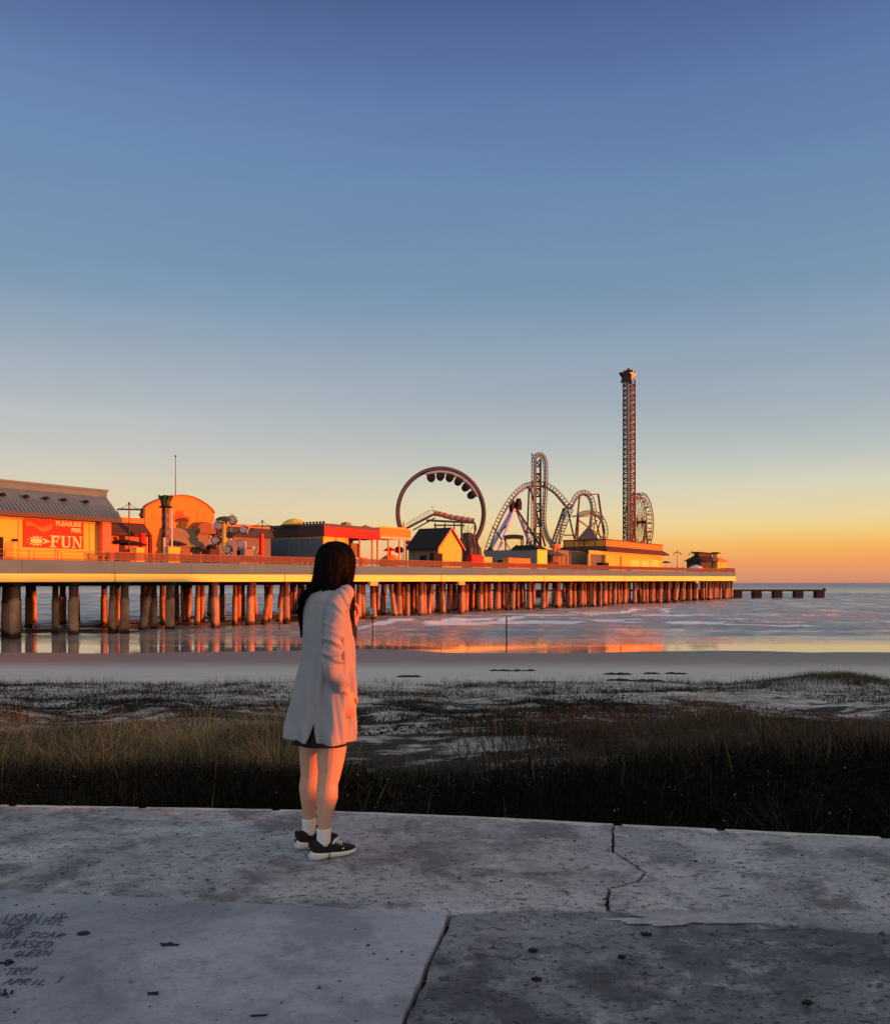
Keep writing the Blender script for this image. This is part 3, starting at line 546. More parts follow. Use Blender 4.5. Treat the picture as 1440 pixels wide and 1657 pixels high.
# dark seaweed clumps on the upper beach
# ================================================================ THE PIER
m_fascia = M('blue_grey_fascia_concrete', (82,126,148), .85, .14, .35, .3, stretch=(.4,1,1.6))
m_girder = M('cream_painted_girder', (255,240,130), .7, .06, .5, .1, stretch=(.3,1,3))
m_under = M('dark_wet_timber', (48,42,38), .9, .25, 1)
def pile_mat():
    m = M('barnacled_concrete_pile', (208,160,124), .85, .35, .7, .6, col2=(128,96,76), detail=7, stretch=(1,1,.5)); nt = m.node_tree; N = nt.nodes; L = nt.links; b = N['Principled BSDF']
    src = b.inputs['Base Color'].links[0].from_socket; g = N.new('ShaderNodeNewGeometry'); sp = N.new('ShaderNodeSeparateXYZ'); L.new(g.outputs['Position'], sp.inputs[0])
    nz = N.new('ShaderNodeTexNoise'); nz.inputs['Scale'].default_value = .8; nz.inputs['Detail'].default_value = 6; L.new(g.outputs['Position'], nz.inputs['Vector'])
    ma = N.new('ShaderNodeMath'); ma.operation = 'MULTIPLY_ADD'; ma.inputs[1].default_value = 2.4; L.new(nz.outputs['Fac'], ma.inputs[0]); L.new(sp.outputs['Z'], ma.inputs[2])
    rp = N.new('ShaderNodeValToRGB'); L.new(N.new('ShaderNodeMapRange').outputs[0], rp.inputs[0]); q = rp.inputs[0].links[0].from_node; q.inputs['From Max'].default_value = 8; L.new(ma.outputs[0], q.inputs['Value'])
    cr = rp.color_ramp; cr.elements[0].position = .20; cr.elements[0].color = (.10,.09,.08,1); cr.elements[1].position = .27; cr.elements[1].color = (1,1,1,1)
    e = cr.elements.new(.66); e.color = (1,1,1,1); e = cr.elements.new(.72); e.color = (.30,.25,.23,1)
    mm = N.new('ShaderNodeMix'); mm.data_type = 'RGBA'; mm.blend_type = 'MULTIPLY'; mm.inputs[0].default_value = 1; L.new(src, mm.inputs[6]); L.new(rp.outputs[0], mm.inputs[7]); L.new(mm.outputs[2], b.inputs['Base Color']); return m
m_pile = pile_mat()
m_deck = M('deck_boards', (120,108,96), .9, .2, 1)
m_rail = M('rust_brown_rail', (150,108,88), .7, .15, 2)
m_pal = M('rail_boards', (112,84,72), .8, .2, 1.5)
SE = 298.5; SA = -58
pier = thing('pier', 'long amusement pier on round concrete piles, grey fascia over a bright cream girder', 'pier', (0,0,0))
WD = 40
def prof_strip(s0, s1, w0, w1, zf0, zf1, name, mat, parent=pier, d0=0, d1=0):
    mb = MB(); n = max(1, int((s1-s0)/30)); 
    for k in range(n):
        a = s0+(s1-s0)*k/n; b = s0+(s1-s0)*(k+1)/n
        v = [(s, w, f(s)+d) for s in (a, b) for w in (w0, w1) for f, d in ((zf0, d0), (zf1, d1))]
        mb.add(v, [(0,1,3,2),(4,6,7,5),(0,4,5,1),(2,3,7,6),(1,5,7,3),(0,2,6,4)])
    return mb.build(name, mat, parent)
prof_strip(SA, SE, .35, WD, zg, zd, 'deck', m_deck, d0=.1, d1=-.01)
# fascia panels with joints
def wseg(cuts, w0, w1, f0, f1, name, mat, gap=.05, d0=0, d1=0):
    mb = MB()
    for a, b in zip(cuts[:-1], cuts[1:]):
        a += gap/2; b -= gap/2
        v = [(s, w, f(s)+d) for s in (a, b) for w in (w0, w1) for f, d in ((f0, d0), (f1, d1))]
        mb.add(v, [(0,1,3,2),(4,6,7,5),(0,4,5,1),(2,3,7,6),(1,5,7,3),(0,2,6,4)])
    return mb.build(name, mat, pier)
sj1 = Sx(185, 0); sj2 = Sx(713, 0)
fc = sorted([SA, sj1] + [sj1 + 12.2*k for k in range(1, 24)] + [sj1-12.2*k for k in range(1, 6)] + [SE])
wseg(fc, 0, .34, zg, zd, 'fascia', m_fascia, .045)
gc = [SA, sj1-24.4, sj1, Sx(460), sj2, Sx(880), Sx(1010), SE]
girder = wseg(gc, -.10, .33, zb, zg, 'girder', m_girder, .34, 0, -.012)
mb = MB()
for s in gc[1:-1]: mb.box((s-.2, 0, zb(s)+.02), (s+.2, .3, zg(s)-.03))
for x in (605, 747, 1128): s = Sx(x); mb.box((s-1.1, -.12, zb(s)-.75), (s+1.1, .6, zb(s)-.003))
build_each(mb, 'girder_bracket', M('cream_bracket', (214,190,130), .8), girder)
mb = MB()
for w in (6.5, 12.5, 18.5, 24.5, 30.5, 36.5): mb.beam((SA, w, zb(SA)+.3), (SE, w, zb(SE)+.3), .5, .9)
mb.box((SE-.35, .4, zb(SE)), (SE-.05, WD, zg(SE)))
build_each(mb, 'stringer', m_under, pier)
rn = random.Random(21)
cap = MB(); bents = [2.4+7.35*k for k in range(-8, 41)]
piles = []
for bi, s in enumerate(bents):
    wide = WD
    cap.box((s-.55, .45, zb(s)-.55), (s+.55, wide-.5, zb(s)-.01))
    rows = [1.0, 4.4, 12.2, 15.8, 23.6, 27, 35]
    for ri, w in enumerate(rows):
        js = rn.uniform(-.6, .6) if ri else rn.uniform(-.3, .3)
        r = rn.uniform(.48, .60) if ri < 1 else rn.uniform(.34, .50)
        if s < -20 and ri > 4: continue
        piles.append((s+js, w+rn.uniform(-.4,.4)*(ri > 0), r, rn.gauss(0, .28)*(s > 25), 0))
    if rn.random() < .35 and s > 30: piles.append((s+rn.uniform(1.1, 1.8), 1.2+rn.uniform(0,.6), rn.uniform(.44, .56), 0, 0))
    if rn.random() < .5 and s > 0: piles.append((s-rn.uniform(1.1, 2.0), 1.6+rn.uniform(0,1.5), rn.uniform(.40, .5), rn.uniform(-1.4, 1.4), rn.uniform(-.6, .6)))
    if rn.random() < .6 and s > 25: piles.append((s+rn.uniform(2, 3.6), rn.uniform(1.6, 7), rn.uniform(.36, .48), rn.uniform(-1.8, 1.8), rn.uniform(-.5, .8)))
    if rn.random() < .5 and s > 60: piles.append((s+rn.uniform(3.5, 5.5), rn.uniform(1.2, 4), rn.uniform(.4, .5), 0, 0))
cap.build('pile_cap', m_under, pier)
def pile_mesh(mb, p, sd):
    s, w, r, ds, dw = p; zt = zb(s)-.56; q = random.Random(sd); n = 12; pr = []
    for k, z in enumerate((-1.6, -.2, .5, 1.3, 2.6, 3.6, 4.3, 4.6, zt)):
        t = (zt-z)/zt; f = 1.12 if z < .6 else (1.08 if z < 4.4 else .90)
        f *= q.uniform(.96, 1.05); pr.append([(s+ds*t+math.cos(2*math.pi*j/n)*r*f, w+dw*t+math.sin(2*math.pi*j/n)*r*f, z) for j in range(n)])
    mb.rings(pr)
def keyf(p):
    Y = Yof(p[0], p[1]); X = P0.x+p[0]*UX.x+p[1]*NX.x; x = CX+F*X/Y
    return (not (-20 < x < 1460), Y*(1+.02*p[1]))
piles.sort(key=keyf)
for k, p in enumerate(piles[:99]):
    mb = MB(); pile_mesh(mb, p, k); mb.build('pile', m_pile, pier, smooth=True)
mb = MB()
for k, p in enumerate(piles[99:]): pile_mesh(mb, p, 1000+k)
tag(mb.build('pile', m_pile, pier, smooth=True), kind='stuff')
# ---- railing along the near edge
rail = thing('pier_railing', 'rust brown railing with slatted panels running along the whole near edge of the pier deck', 'railing', (0,.25,zd(0)))
sL = Sx(176); ps = []
s = SA
while s < SE: ps.append(s); s += 3.62
for s in ps:
    mb = MB(); mb.box((s-.045, .14, zd(s)), (s+.045, .23, zd(s)+1.14)); mb.build('post', m_rail, rail)
mb = MB(); mb.beam((SA, .185, zd(SA)+1.16), (SE, .185, zd(SE)+1.16), .10, .06); mb.build('top_rail', m_rail, rail)
mb = MB(); mb.beam((SA, .185, zd(SA)+.18), (SE, .185, zd(SE)+.18), .06, .05); mb.beam((SA, .185, zd(SA)+.66), (sL, .185, zd(sL)+.66), .05, .05); mb.build('lower_rail', m_rail, rail)
mb = MB(); s = sL
while s < SE:
    mb.box((s, .20, zd(s)+.22), (s+.105, .222, zd(s)+1.12)); s += .15
o = mb.build('slat_panel', m_pal, rail)
# =============================== buildings of the pier
m_yel = M('ochre_painted_wall', (240,200,84), .8, .07, .6, .15)
m_org = M('apricot_painted_wall', (234,142,62), .8, .07, .5, .15)
m_rsd = M('coral_painted_wall', (226,122,90), .8, .08, .5)
m_red = M('signal_red_paint', (232,26,28), .6, .07, .8)
m_seam = M('grey_standing_seam_metal', (88,124,140), .7, .15, .6, .1, metal=.2)
m_seamd = M('dark_grey_trim', (78,74,74), .7, .1, 1)
m_black = M('black_shingle', (34,28,28), .9, .2, 2)
m_brn = M('brown_band', (72,52,46), .8, .12, 1)
m_glass = M('blue_grey_shutter', (88,98,112), .55, .1, .5)
m_olive = M('olive_plaster', (128,116,92), .85, .1, .6)
m_grey = M('grey_plaster', (132,124,124), .85, .1, .6)
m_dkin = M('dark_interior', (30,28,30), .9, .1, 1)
m_cream = M('cream_lettering', (244,222,160), .7, .04, 1)
m_white = M('white_paint', (214,210,204), .7, .06, 1)
m_steel = M('brown_steel', (96,78,68), .6, .15, .8, metal=.2)
m_dark = M('dark_steel', (62,60,62), .55, .2, .8, metal=.3)
m_trk = M('grey_green_track_steel', (96,102,100), .5, .15, .6, metal=.3)
m_tan = M('tan_timber', (146,110,84), .8, .2, 1)
def B(mb, s0, s1, w0, w1, z0, z1): return mb.box((min(s0,s1), min(w0,w1), z0), (max(s0,s1), max(w0,w1), z1))
# ---------- arcade with the big sign
w0 = 3.0; s1 = Sx(174, w0); s0 = -16; zdk = zd(5)
arc = thing('arcade_building', 'orange arcade building with a grey ribbed mansard roof and a red sign on its wall', 'building', ((s0+s1)/2, w0, zdk))
ze = Zy(840, Sx(197, 1.5), 1.5)-.45; mb = MB(); B(mb, s0, s1, w0, 21, zdk+.005, ze); mb.build('wall', m_yel, arc)
eR = Sx(197, 1.5); ezl = ze-.05; tR = Sx(171, 5.2); tz = Zy(803, tR, 5.2)
mb = MB(); ow = 1.5
E0 = [(s0-1.5, ow, ezl+.55), (eR, ow, ezl+.55), (eR, 22.5, ezl+.55), (s0-1.5, 22.5, ezl+.55)]
T0 = [(s0+2, 5.2, tz), (tR, 5.2, tz), (tR, 19, tz), (s0+2, 19, tz)]
mb.add(E0+T0, [(0,1,5,4),(1,2,6,5),(2,3,7,6),(3,0,4,7),(4,5,6,7),(0,3,2,1)])
rf = mb.build('roof', m_seam, arc)
mb = MB(); B(mb, s0-1.55, eR+.05, 1.45, 22.55, ezl, ezl+.54); mb.build('eave', m_seamd, arc)
mb = MB(); B(mb, s0+1.9, tR+.1, 5.05, 19.1, tz-.15, tz+.55); B(mb, s0+1.8, tR+.22, 4.93, 19.2, tz+.56, tz+.85); mb.build('parapet', m_seam, arc)
mb = MB(); k = 0; n = int((eR-s0)/.52)
for k in range(1, n):
    a = s0 + (eR-s0)*k/n; top = min(a, tR-.1)
    if a < s0+2: continue
    if a <= tR: mb.beam((a, 1.5, ezl+.58), (a, 5.15, tz-.17), .10, .09, up=(0,-1,.5))
    else:
        f = (eR-a)/(eR-tR); mb.beam((a, 1.5, ezl+.58), (a, 1.5+3.7*f, ezl+.55+(tz-ezl-.6)*f), .10, .09, up=(0,-1,.5))
for k in range(12):
    w = 2.4+1.5*k; f = min(1, (w-1.5)/3.7, (22.5-w)/3.7); mb.beam((eR, w, ezl+.58), (eR-(eR-tR)*f, w, ezl+.55+(tz-ezl-.6)*f), .1, .09, up=(1,0,.5))
mb.build('seam_rib', M('seam_rib_metal', (64,94,108), .5, .1, 1, metal=.2), rf)
for x in (8, 46, 78, 107, 143):
    s = Sx(x, 2.9); z = ezl+.55+(tz-ezl-.6)*.60; mb = MB(); mb.prism([(s-.26, 2.95, z-.02), (s+.26, 2.95, z-.02), (s, 2.95, z+.36)], (0, 1.1, 0)); mb.build('roof_vent', m_dkin, rf)
sl_, sr_ = Sx(38, 2.9), Sx(135, 2.9); sm = (sl_+sr_)/2; zt_, zb_ = Zy(841.5, sm, 2.9), Zy(887, sm, 2.9); hh = zt_-zb_; ww = sr_-sl_
mb = MB(); B(mb, sl_, sr_, 2.86, 2.995, zb_, zt_); sg = mb.build('sign', m_red, arc)
def panel_poly(mb, pts, w=2.855, th=.03): mb.prism([(sl_+a*ww, w, zb_+b*hh) for a, b in pts], (0, -th, 0))
mb = MB()   # waving orange ribbon, with swallow tail
up = [(.03+.43*t, .80+.09*math.sin(t*6.3+.9)) for t in np.linspace(0, 1, 18)]; lo = [(.05+.41*t, .66+.10*math.sin(t*6.3+.5)) for t in np.linspace(0, 1, 18)]
for i in range(17): panel_poly(mb, [lo[i], lo[i+1], up[i+1], up[i]])
mb.build('sign_ribbon', M('sign_orange', (238,120,70), .7), sg)
mb = MB(); c = (.20, .23); n = 26; pts = []
for k in range(n): a = 2*math.pi*k/n; r_ = 1 if k % 2 == 0 else .62; pts.append((c[0]+.155*r_*math.cos(a), c[1]+.20*r_*math.sin(a)*1.0))
for k in range(n): panel_poly(mb, [c, pts[k], pts[(k+1) % n]])
panel_poly(mb, [(.30,.14),(.44,.22),(.30,.34)])
st_ = mb.build('sign_starburst', m_cream, sg)
mb = MB(); pts = [(c[0]+.11*math.cos(a)*(1+.12*math.sin(5*a)), c[1]+.02+.09*math.sin(a)*(1+.2*math.sin(7*a))) for a in np.linspace(0, 2*math.pi, 30)[:-1]]
outer = [(c[0]+.125*math.cos(a), c[1]+.105*math.sin(a)) for a in np.linspace(0, 2*math.pi, 30)[:-1]]
for k in range(29):
    j = (k+1) % 29; panel_poly(mb, [outer[k], outer[j], (c[0]+(outer[j][0]-c[0])*.84, c[1]+(outer[j][1]-c[1])*.84), (c[0]+(outer[k][0]-c[0])*.84, c[1]+(outer[k][1]-c[1])*.84)], 2.822, .02)
mb.build('sign_outline', m_dkin, sg)
mb = MB()   # FUN in slab serifs
def ser(pp, x0, wd, y0, hg): panel_poly(mb, [(x0+a*wd, y0+b*hg) for a, b in pp])
def let(parts, x0, wd, y0, hg):
    for pp in parts: ser(pp, x0, wd, y0, hg)
rc = lambda a, b, c_, d: [(a,b),(c_,b),(c_,d),(a,d)]
Fl = [rc(.16,.08,.42,.92), rc(0,0,.62,.08), rc(0,.92,.95,1), [(.42,.78),(.95,.92),(.42,.92)], [(.80,.72),(.95,.72),(.95,.92),(.70,.92)], rc(.42,.46,.72,.56), rc(.66,.38,.78,.66)]
Ul = [rc(0,.92,.42,1), rc(.62,.92,1.0,1), rc(.10,.22,.34,.92), rc(.76,.22,.88,.92), [(.10,.22),(.34,.22),(.42,.10),(.30,0),(.16,.08)], [(.34,.22),(.42,.10),(.58,.10),(.70,0),(.30,0),(.42,.10)][3:]+[(.42,.10),(.60,.10)], [(.60,.10),(.76,.22),(.88,.22),(.82,.08),(.70,0)]]
Nl = [rc(0,.92,.34,1), rc(0,0,.34,.08), rc(.12,.08,.22,.92), rc(.70,.92,1.02,1), rc(.80,0,.92,.92), [(.10,.92),(.36,.92),(.92,0),(.74,0)]]
let(Fl, .42, .17, .03, .42); let(Ul, .60, .18, .03, .42); let(Nl, .795, .175, .03, .42)
mb.build('sign_word', m_cream, sg)
def text_mesh(txt, size, place, mat, name, parent, ext=.02, bold=.012):
    cu = bpy.data.curves.new('t', 'FONT'); cu.body = txt; cu.size = size; cu.extrude = ext; cu.offset = bold; cu.align_x = 'RIGHT'
    o = bpy.data.objects.new('t', cu); COL.objects.link(o); dg = bpy.context.evaluated_depsgraph_get(); dg.update()
    me = bpy.data.meshes.new_from_object(o.evaluated_get(dg)); bpy.data.objects.remove(o)
    b = Vector(parent['_b']); me.transform(Matrix.Translation(Vector(place)-b) @ Matrix.Rotation(R(90), 4, 'X')); me.materials.clear(); me.materials.append(mat); me.name = name
    q = bpy.data.objects.new(name, me); COL.objects.link(q); q.parent = parent; return q
text_mesh('PLEASURE', hh*.225, (sl_+ww*.955, 2.85, zb_+hh*.81), m_cream, 'sign_word', sg, .02, .03)
text_mesh('PIER', hh*.21, (sl_+ww*.955, 2.85, zb_+hh*.60), m_cream, 'sign_word', sg, .02, .03)
# openings and things on this wall
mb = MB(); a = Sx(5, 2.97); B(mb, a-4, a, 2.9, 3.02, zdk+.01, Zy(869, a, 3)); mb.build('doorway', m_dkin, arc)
mb = MB(); B(mb, Sx(166, 2), Sx(180, 2), 2.0, 4.4, zdk+.8, Zy(845, s1, 2)); mb.build('side_panel', m_rsd, arc)
mb = MB(); B(mb, Sx(175.5, 2.6), Sx(192, 2.6), 2.6, 4.4, zdk+.01, Zy(881, s1, 2)); mb.build('ticket_box', m_rsd, arc)
mb = MB()
for x in (30, 90, 145): s = Sx(x, 2.95); mb.box((s-.05, 2.93, zdk+.02), (s+.05, 2.998, ze-.02))
build_each(mb, 'downpipe', M('ochre_pipe', (200,150,92), .6), arc)
mb = MB(); pg1 = Sx(25, 2.8); mb.box((pg1-.3, 2.7, zdk+2.2), (pg1+.25, 2.99, zdk+2.5)); mb.build('wall_lamp', m_dkin, arc)
# ---------- low snack building between arcade and theatre
wA = 8; a, b = Sx(174, wA), Sx(237, wA); zq = zd(a)
low = thing('snack_building', 'low building with an orange parapet and a brown sloping roof beside the arcade', 'building', ((a+b)/2, wA, zq))
mb = MB(); B(mb, a, b, wA, 20, zq+.005, Zy(863, a, wA)); mb.build('wall', m_rsd, low)
mb = MB(); z1, z2 = Zy(862.5, a, wA), Zy(842, a, wA); mb.add([(a-.8,wA-1.2,z1),(b,wA-1.2,z1),(b,wA+.6,z2),(a,wA+.6,z2),(a-.8,wA-1.2,z1-.3),(b,wA-1.2,z1-.3),(b,wA+2,z1-.3),(a,wA+2,z1-.3),(a,wA+2,z2),(b,wA+2,z2)], [(0,1,2,3),(0,4,5,1),(3,2,9,8),(4,7,6,5),(1,5,6,9,2),(0,3,8,7,4)]); mb.build('roof', m_brn, low)
mb = MB(); B(mb, a+.3, b, wA+.5, 20, z2-.4, Zy(834.5, a, wA)); mb.build('parapet', m_org, low)
def umbrella(x, y, w, rad, label, mat, grp='umbrellas on the pier deck'):
    s = Sx(x, w); z = Zy(y, s, w); t = thing('patio_umbrella', label, 'umbrella', (s, w, zd(s)), grp)
    mb = MB(); rs = [[(s+math.cos(2*math.pi*k/8)*r, w+math.sin(2*math.pi*k/8)*r, z+h) for k in range(8)] for r, h in ((rad, -.62), (rad*.97, -.50), (rad*.5, -.16), (.04, 0))]
    mb.rings(rs); mb.build('canopy', mat, t); mb = MB(); mb.tube([(s, w, zd(s)), (s, w, z)], .035, 6); mb.build('pole', m_steel, t); return t
umbrella(200, 872, 4.0, 1.9, 'black patio umbrella just right of the arcade wall', m_dkin)
umbrella(216, 875, 3.4, 1.8, 'black patio umbrella between the first street lamp and the red column', m_dkin)
umbrella(283, 875, 4.2, 1.7, 'black patio umbrella right behind the green topped tower', m_dkin)
def colpost(x, y0, w, r, mat, label, cat='column', name='column', sq=False, cap=None):
    s = Sx(x, w); z = Zy(y0, s, w); t = thing(name, label, cat, (s, w, zd(s)))
    mb = MB()
    if sq: mb.box((s-r, w-r, zd(s)+.003), (s+r, w+r, z))
    else: mb.lathe((s, w, zd(s)), [(r*1.15, 0), (r*1.15, .2), (r, .25), (r, z-zd(s)-.15), (r*1.12, z-zd(s)-.12), (r*1.12, z-zd(s))], 14)
    mb.build('shaft', mat, t)
    if cap: mb = MB(); mb.lathe((s, w, z), [(r*1.3, .003), (r*1.3, .2), (r*.4, .35)], 12); mb.build('cap', cap, t)
    return t
colpost(230, 863, 3.2, .42, m_red, 'short red round column standing between the snack building and the domed theatre')
colpost(243, 866, 3.4, .30, M('maroon_paint', (120,50,50), .7), 'narrow maroon column left of the green topped tower')
colpost(423, 864, 1.1, .24, m_red, 'slim red post standing just left of the grey shuttered restaurant front', sq=True)
def deckbox(x0, x1, y0, w, mat, name, label, cat, h0=0, depth=1.0, lid=None):
    a, b = Sx(x0, w), Sx(x1, w); t = thing(name, label, cat, ((a+b)/2, w, zd(a)+h0))
    z1 = Zy(y0, (a+b)/2, w)
    if z1 < zd(a)+.3: z1 = zd(a)+.8
    mb = MB(); B(mb, a, b, w, w+depth, zd(a)+h0+.004, z1); mb.build('body', mat, t)
    mb = MB(); B(mb, a-.06, b+.06, w-.06, w+depth+.06, z1+.003, z1+.09); mb.build('lid', lid or mat, t)
    return t
deckbox(221, 234, 887, .45, m_yel, 'ticket_counter', 'bright ochre counter at the railing below the red round column', 'counter')
deckbox(212, 219, 896, .5, m_org, 'deck_chair_box', 'small orange bin left of the ochre counter at the railing', 'bin')
deckbox(273, 292, 886, .9, m_yel, 'low_counter', 'low ochre counter behind the railing right of the green topped tower', 'counter')
deckbox(396, 410, 889, .6, m_grey, 'grey_cabinet', 'grey cabinet behind the railing beside the spinning ride', 'cabinet')
# ---------- arched theatre front
wT = 10; a, b = Sx(235, wT), Sx(347, wT); zq = zd(a)
th = thing('domed_theatre', 'orange building with an arched gable front and barrel roof behind the green topped tower', 'building', ((a+b)/2, wT, zq))
n = 24; arc_ = []
for k in range(n+1):
    t = k/n; s = a+(b-a)*t; xim = 235+112*t
    y = 821 - (821-802)*math.sin(math.pi*min(1, t*1.0))**.8 if t < .5 else 831 - (831-802)*math.sin(math.pi*t)**.75
    arc_.append((s, wT, Zy(y, s, wT)))
front = [(a, wT, zq+.01)] + arc_ + [(b, wT, zq+.01)]
mb = MB(); mb.prism(front, (0, .5, 0)); mb.build('facade', m_org, th)
mb = MB(); rs = [[(p[0], wT+.51+12*j, max(zq+.02, p[2]-.45)) for p in [(a, wT, zq+.5)]+arc_[1:-1]+[(b, wT, zq+.5)]] for j in (0, .11)]; mb.rings(rs, cap=True); mb.build('barrel_roof', m_brn, th)
mb = MB()
for i in range(n): mb.beam(Vector(arc_[i])+Vector((0,.2,.08)), Vector(arc_[i+1])+Vector((0,.2,.08)), .75, .16)
mb.build('coping', M('terracotta_coping', (150,92,62), .8), th)
mb = MB(); s_, e_ = Sx(277, wT), Sx(307, wT); z_ = Zy(841, s_, wT)
pp = [(0,0),(1,0),(1,.42),(.66,.45),(.62,.8),(.5,1),(.4,.75),(.3,.95),(.2,.45),(0,.5)]
mb.prism([(s_+(e_-s_)*u_, wT-.005, z_+v_*1.55) for u_, v_ in pp], (0,-.06,0)); mb.build('faded_sign', M('faded_red_sign', (224,92,62), .8, .15, 2), th)
mb = MB()
for x in (247, 331): s = Sx(x, wT); mb.lathe((s, wT-.01, Zy(836, s, wT)), [(.25, 0), (.25, .06)], 10, 'y')
build_each(mb, 'wall_disc', m_rsd, th)
sf = Sx(284, 12); t = thing('flagpole', 'thin bare flagpole rising above the arched orange theatre', 'flagpole', (sf, 12, zd(sf)))
mb = MB(); mb.tube([(sf, 12, zd(sf)), (sf, 12, Zy(739, sf, 12))], [.12, .045], 8); mb.build('pole', m_steel, t)
mb = MB(); mb.lathe((sf, 12, Zy(739, sf, 12)), [(.02,-.05),(.13,.02),(.15,.12),(.09,.22),(.01,.26)], 8); mb.build('finial', m_dark, t)
# brown roofed hall in front of the theatre + long low hall behind
wH = 8.2; a, b = Sx(275, wH), Sx(342, wH); zq = zd(a)
t = thing('brown_roofed_hall', 'low hall with a sloping olive brown roof and small dormer in front of the theatre', 'building', ((a+b)/2, wH, zq))
z1, z2 = Zy(884, a, wH), Zy(853, a, wH); mb = MB(); B(mb, a, b, wH, wH+1.6, zq+.004, z1+.2); mb.build('wall', m_olive, t)
mb = MB(); mb.prism([(a, wH-.6, z1), (a, wH+1.65, z1), (a, wH+1.65, z2), (a, wH+.9, z2)], (b-a, 0, 0)); mb.build('roof', m_olive, t)
sd = Sx(336, wH); zt = Zy(844, sd, wH); mb = MB(); mb.prism([(sd+1.9*math.cos(u_)*1.0, wH+.2, z2-.6+(zt-z2+.6)*math.sin(u_)) for u_ in np.linspace(0, math.pi, 14)], (0, 1.4, 0)); mb.build('dormer', M('dull_brown_plaster', (128,98,70), .85, .1, 1), t)
wB = 9.5; a, b = Sx(347, wB), Sx(438, wB); zq = zd(a)
t = thing('long_low_hall', 'long dark grey hall with an orange parapet between the theatre and the restaurant', 'building', ((a+b)/2, wB, zq))
zt = Zy(856, b, wB); mb = MB(); B(mb, a, b, wB, 22, zq+.004, zt); mb.build('wall', m_glass, t)
mb = MB(); mb.prism([(a, wB-.9, zt-1.6), (a, wB-.01, zt-1.6), (a, wB-.01, zt-.02)], (b-a, 0, 0)); mb.build('awning_roof', M('slate_roof', (60,60,66), .8), t)
mb = MB(); mb.prism([(a, wB+.2, zt+.003), (b, wB+.2, zt+.003), (b, wB+.2, Zy(851, b, wB)), (a, wB+.2, Zy(845.5, a, wB))], (0, .5, 0)); mb.build('parapet', m_org, t)
# ---------- lamp posts with two bell lamps
def bell(mb, c, r=.32): mb.lathe(c, [(.04, .10), (.10, 0), (r*.55, -.14), (r, -.42), (r*.94, -.43), (.03, -.2)], 12)
def lamp_post(x, ytop, w, label, span=1.5):
    s = Sx(x, w); zt = Zy(ytop, s, w); z0 = zd(s); t = thing('street_lamp', label, 'street lamp', (s, w, z0), 'twin bell street lamps on the pier')
    mb = MB(); mb.lathe((s, w, z0), [(.17, 0), (.17, .5), (.09, .6), (.075, zt-z0-.5), (.11, zt-z0-.42), (.11, zt-z0-.1), (.03, zt-z0)], 10); mb.build('post', m_dark, t)
    mb = MB(); k = (zt-z0)*0+span
    za = zt-1.0
    mb.beam((s-k*UXI, w-k*UYI, za), (s+k*UXI, w+k*UYI, za), .09, .22)
    for q in (-1, 1): mb.tube([(s, w, zt-.15), (s+q*k*.35*UXI, w+q*k*.35*UYI, za+.35), (s+q*k*.7*UXI, w+q*k*.7*UYI, za+.1)], .035, 6)
    for q in (-1, 1): mb.tube([(s+q*k*UXI, w+q*k*UYI, za), (s+q*k*UXI, w+q*k*UYI, za-.35)], .04, 6)
    mb.build('crossarm', m_dark, t)
    for q in (-1, 1):
        mb = MB(); bell(mb, (s+q*k*UXI, w+q*k*UYI, za-.38)); mb.build('lamp_shade', m_dark, t)
UXI, UYI = math.cos(-UA+R(8)), math.sin(-UA+R(8))       # crossarms stand square to the beach road
lamp_post(209, 812, 2.0, 'twin bell street lamp between the arcade roof and the arched theatre')
lamp_post(424.5, 841, 3.0, 'twin bell street lamp rising over the low hall next to the restaurant')
lamp_post(1096, 890, 12, 'twin lamp post left of the pair near the far end of the pier', 1.3)
lamp_post(1120, 891, 12, 'twin lamp post right of the pair just before the pavilion at the far end', 1.3)
# ---------- restaurant with red fascia
w0 = 1.4; sc = Sx(524, w0); se = Sx(613, w0); wl = Wx(429, sc); zq = zd(sc)
rs_ = thing('restaurant_building', 'flat roofed restaurant with a bright red fascia and grey shutters on its shaded front', 'building', ((sc+se)/2, w0, zq))
zr = Zy(847.5, sc, w0); zf = Zy(866, sc, w0)
mb = MB(); B(mb, sc+.15, sc+6.5, w0+.15, wl-.1, zq+.005, zf-.2); mb.build('wall', m_yel, rs_)
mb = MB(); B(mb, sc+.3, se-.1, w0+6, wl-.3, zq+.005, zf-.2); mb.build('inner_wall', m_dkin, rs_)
mb = MB(); B(mb, sc, se, w0, wl, zf-.19, zr-.02); mb.build('parapet', m_brn, rs_)
mb = MB(); mb.add([(sc, w0-.14, zf-.1), (se, w0-.55, zf-.25), (se, w0-.03, zf-.25), (sc, w0-.02, zf-.1), (sc, w0-.14, zr-.45), (se, w0-.14, zr-.5), (se, w0-.03, zr-.5), (sc, w0-.02, zr-.45)], [(0,3,2,1),(4,5,6,7),(0,1,5,4),(1,2,6,5),(2,3,7,6),(3,0,4,7)]); mb.build('red_fascia', m_red, rs_)
mb = MB(); B(mb, sc-.12, se+.1, w0-.13, w0+.35, zr-.44, zr+.08); B(mb, sc-.12, sc+.35, w0+.36, wl+.1, zr-.34, zr+.08); B(mb, sc+.36, se, w0+.36, wl, zr-.3, zr-.1); mb.build('roof_edge', m_seamd, rs_)
nsh = 5
shf = []
for k in range(nsh):
    wa = w0+.4+(wl-w0-.8)*k/nsh; wb_ = w0+.4+(wl-w0-.8)*(k+1)/nsh-.18; mb = MB(); mb.box((sc+.04, wa, zq+.9), (sc+.14, wb_, zf-.55)); mb.build('shutter', m_glass, rs_)
mb = MB()
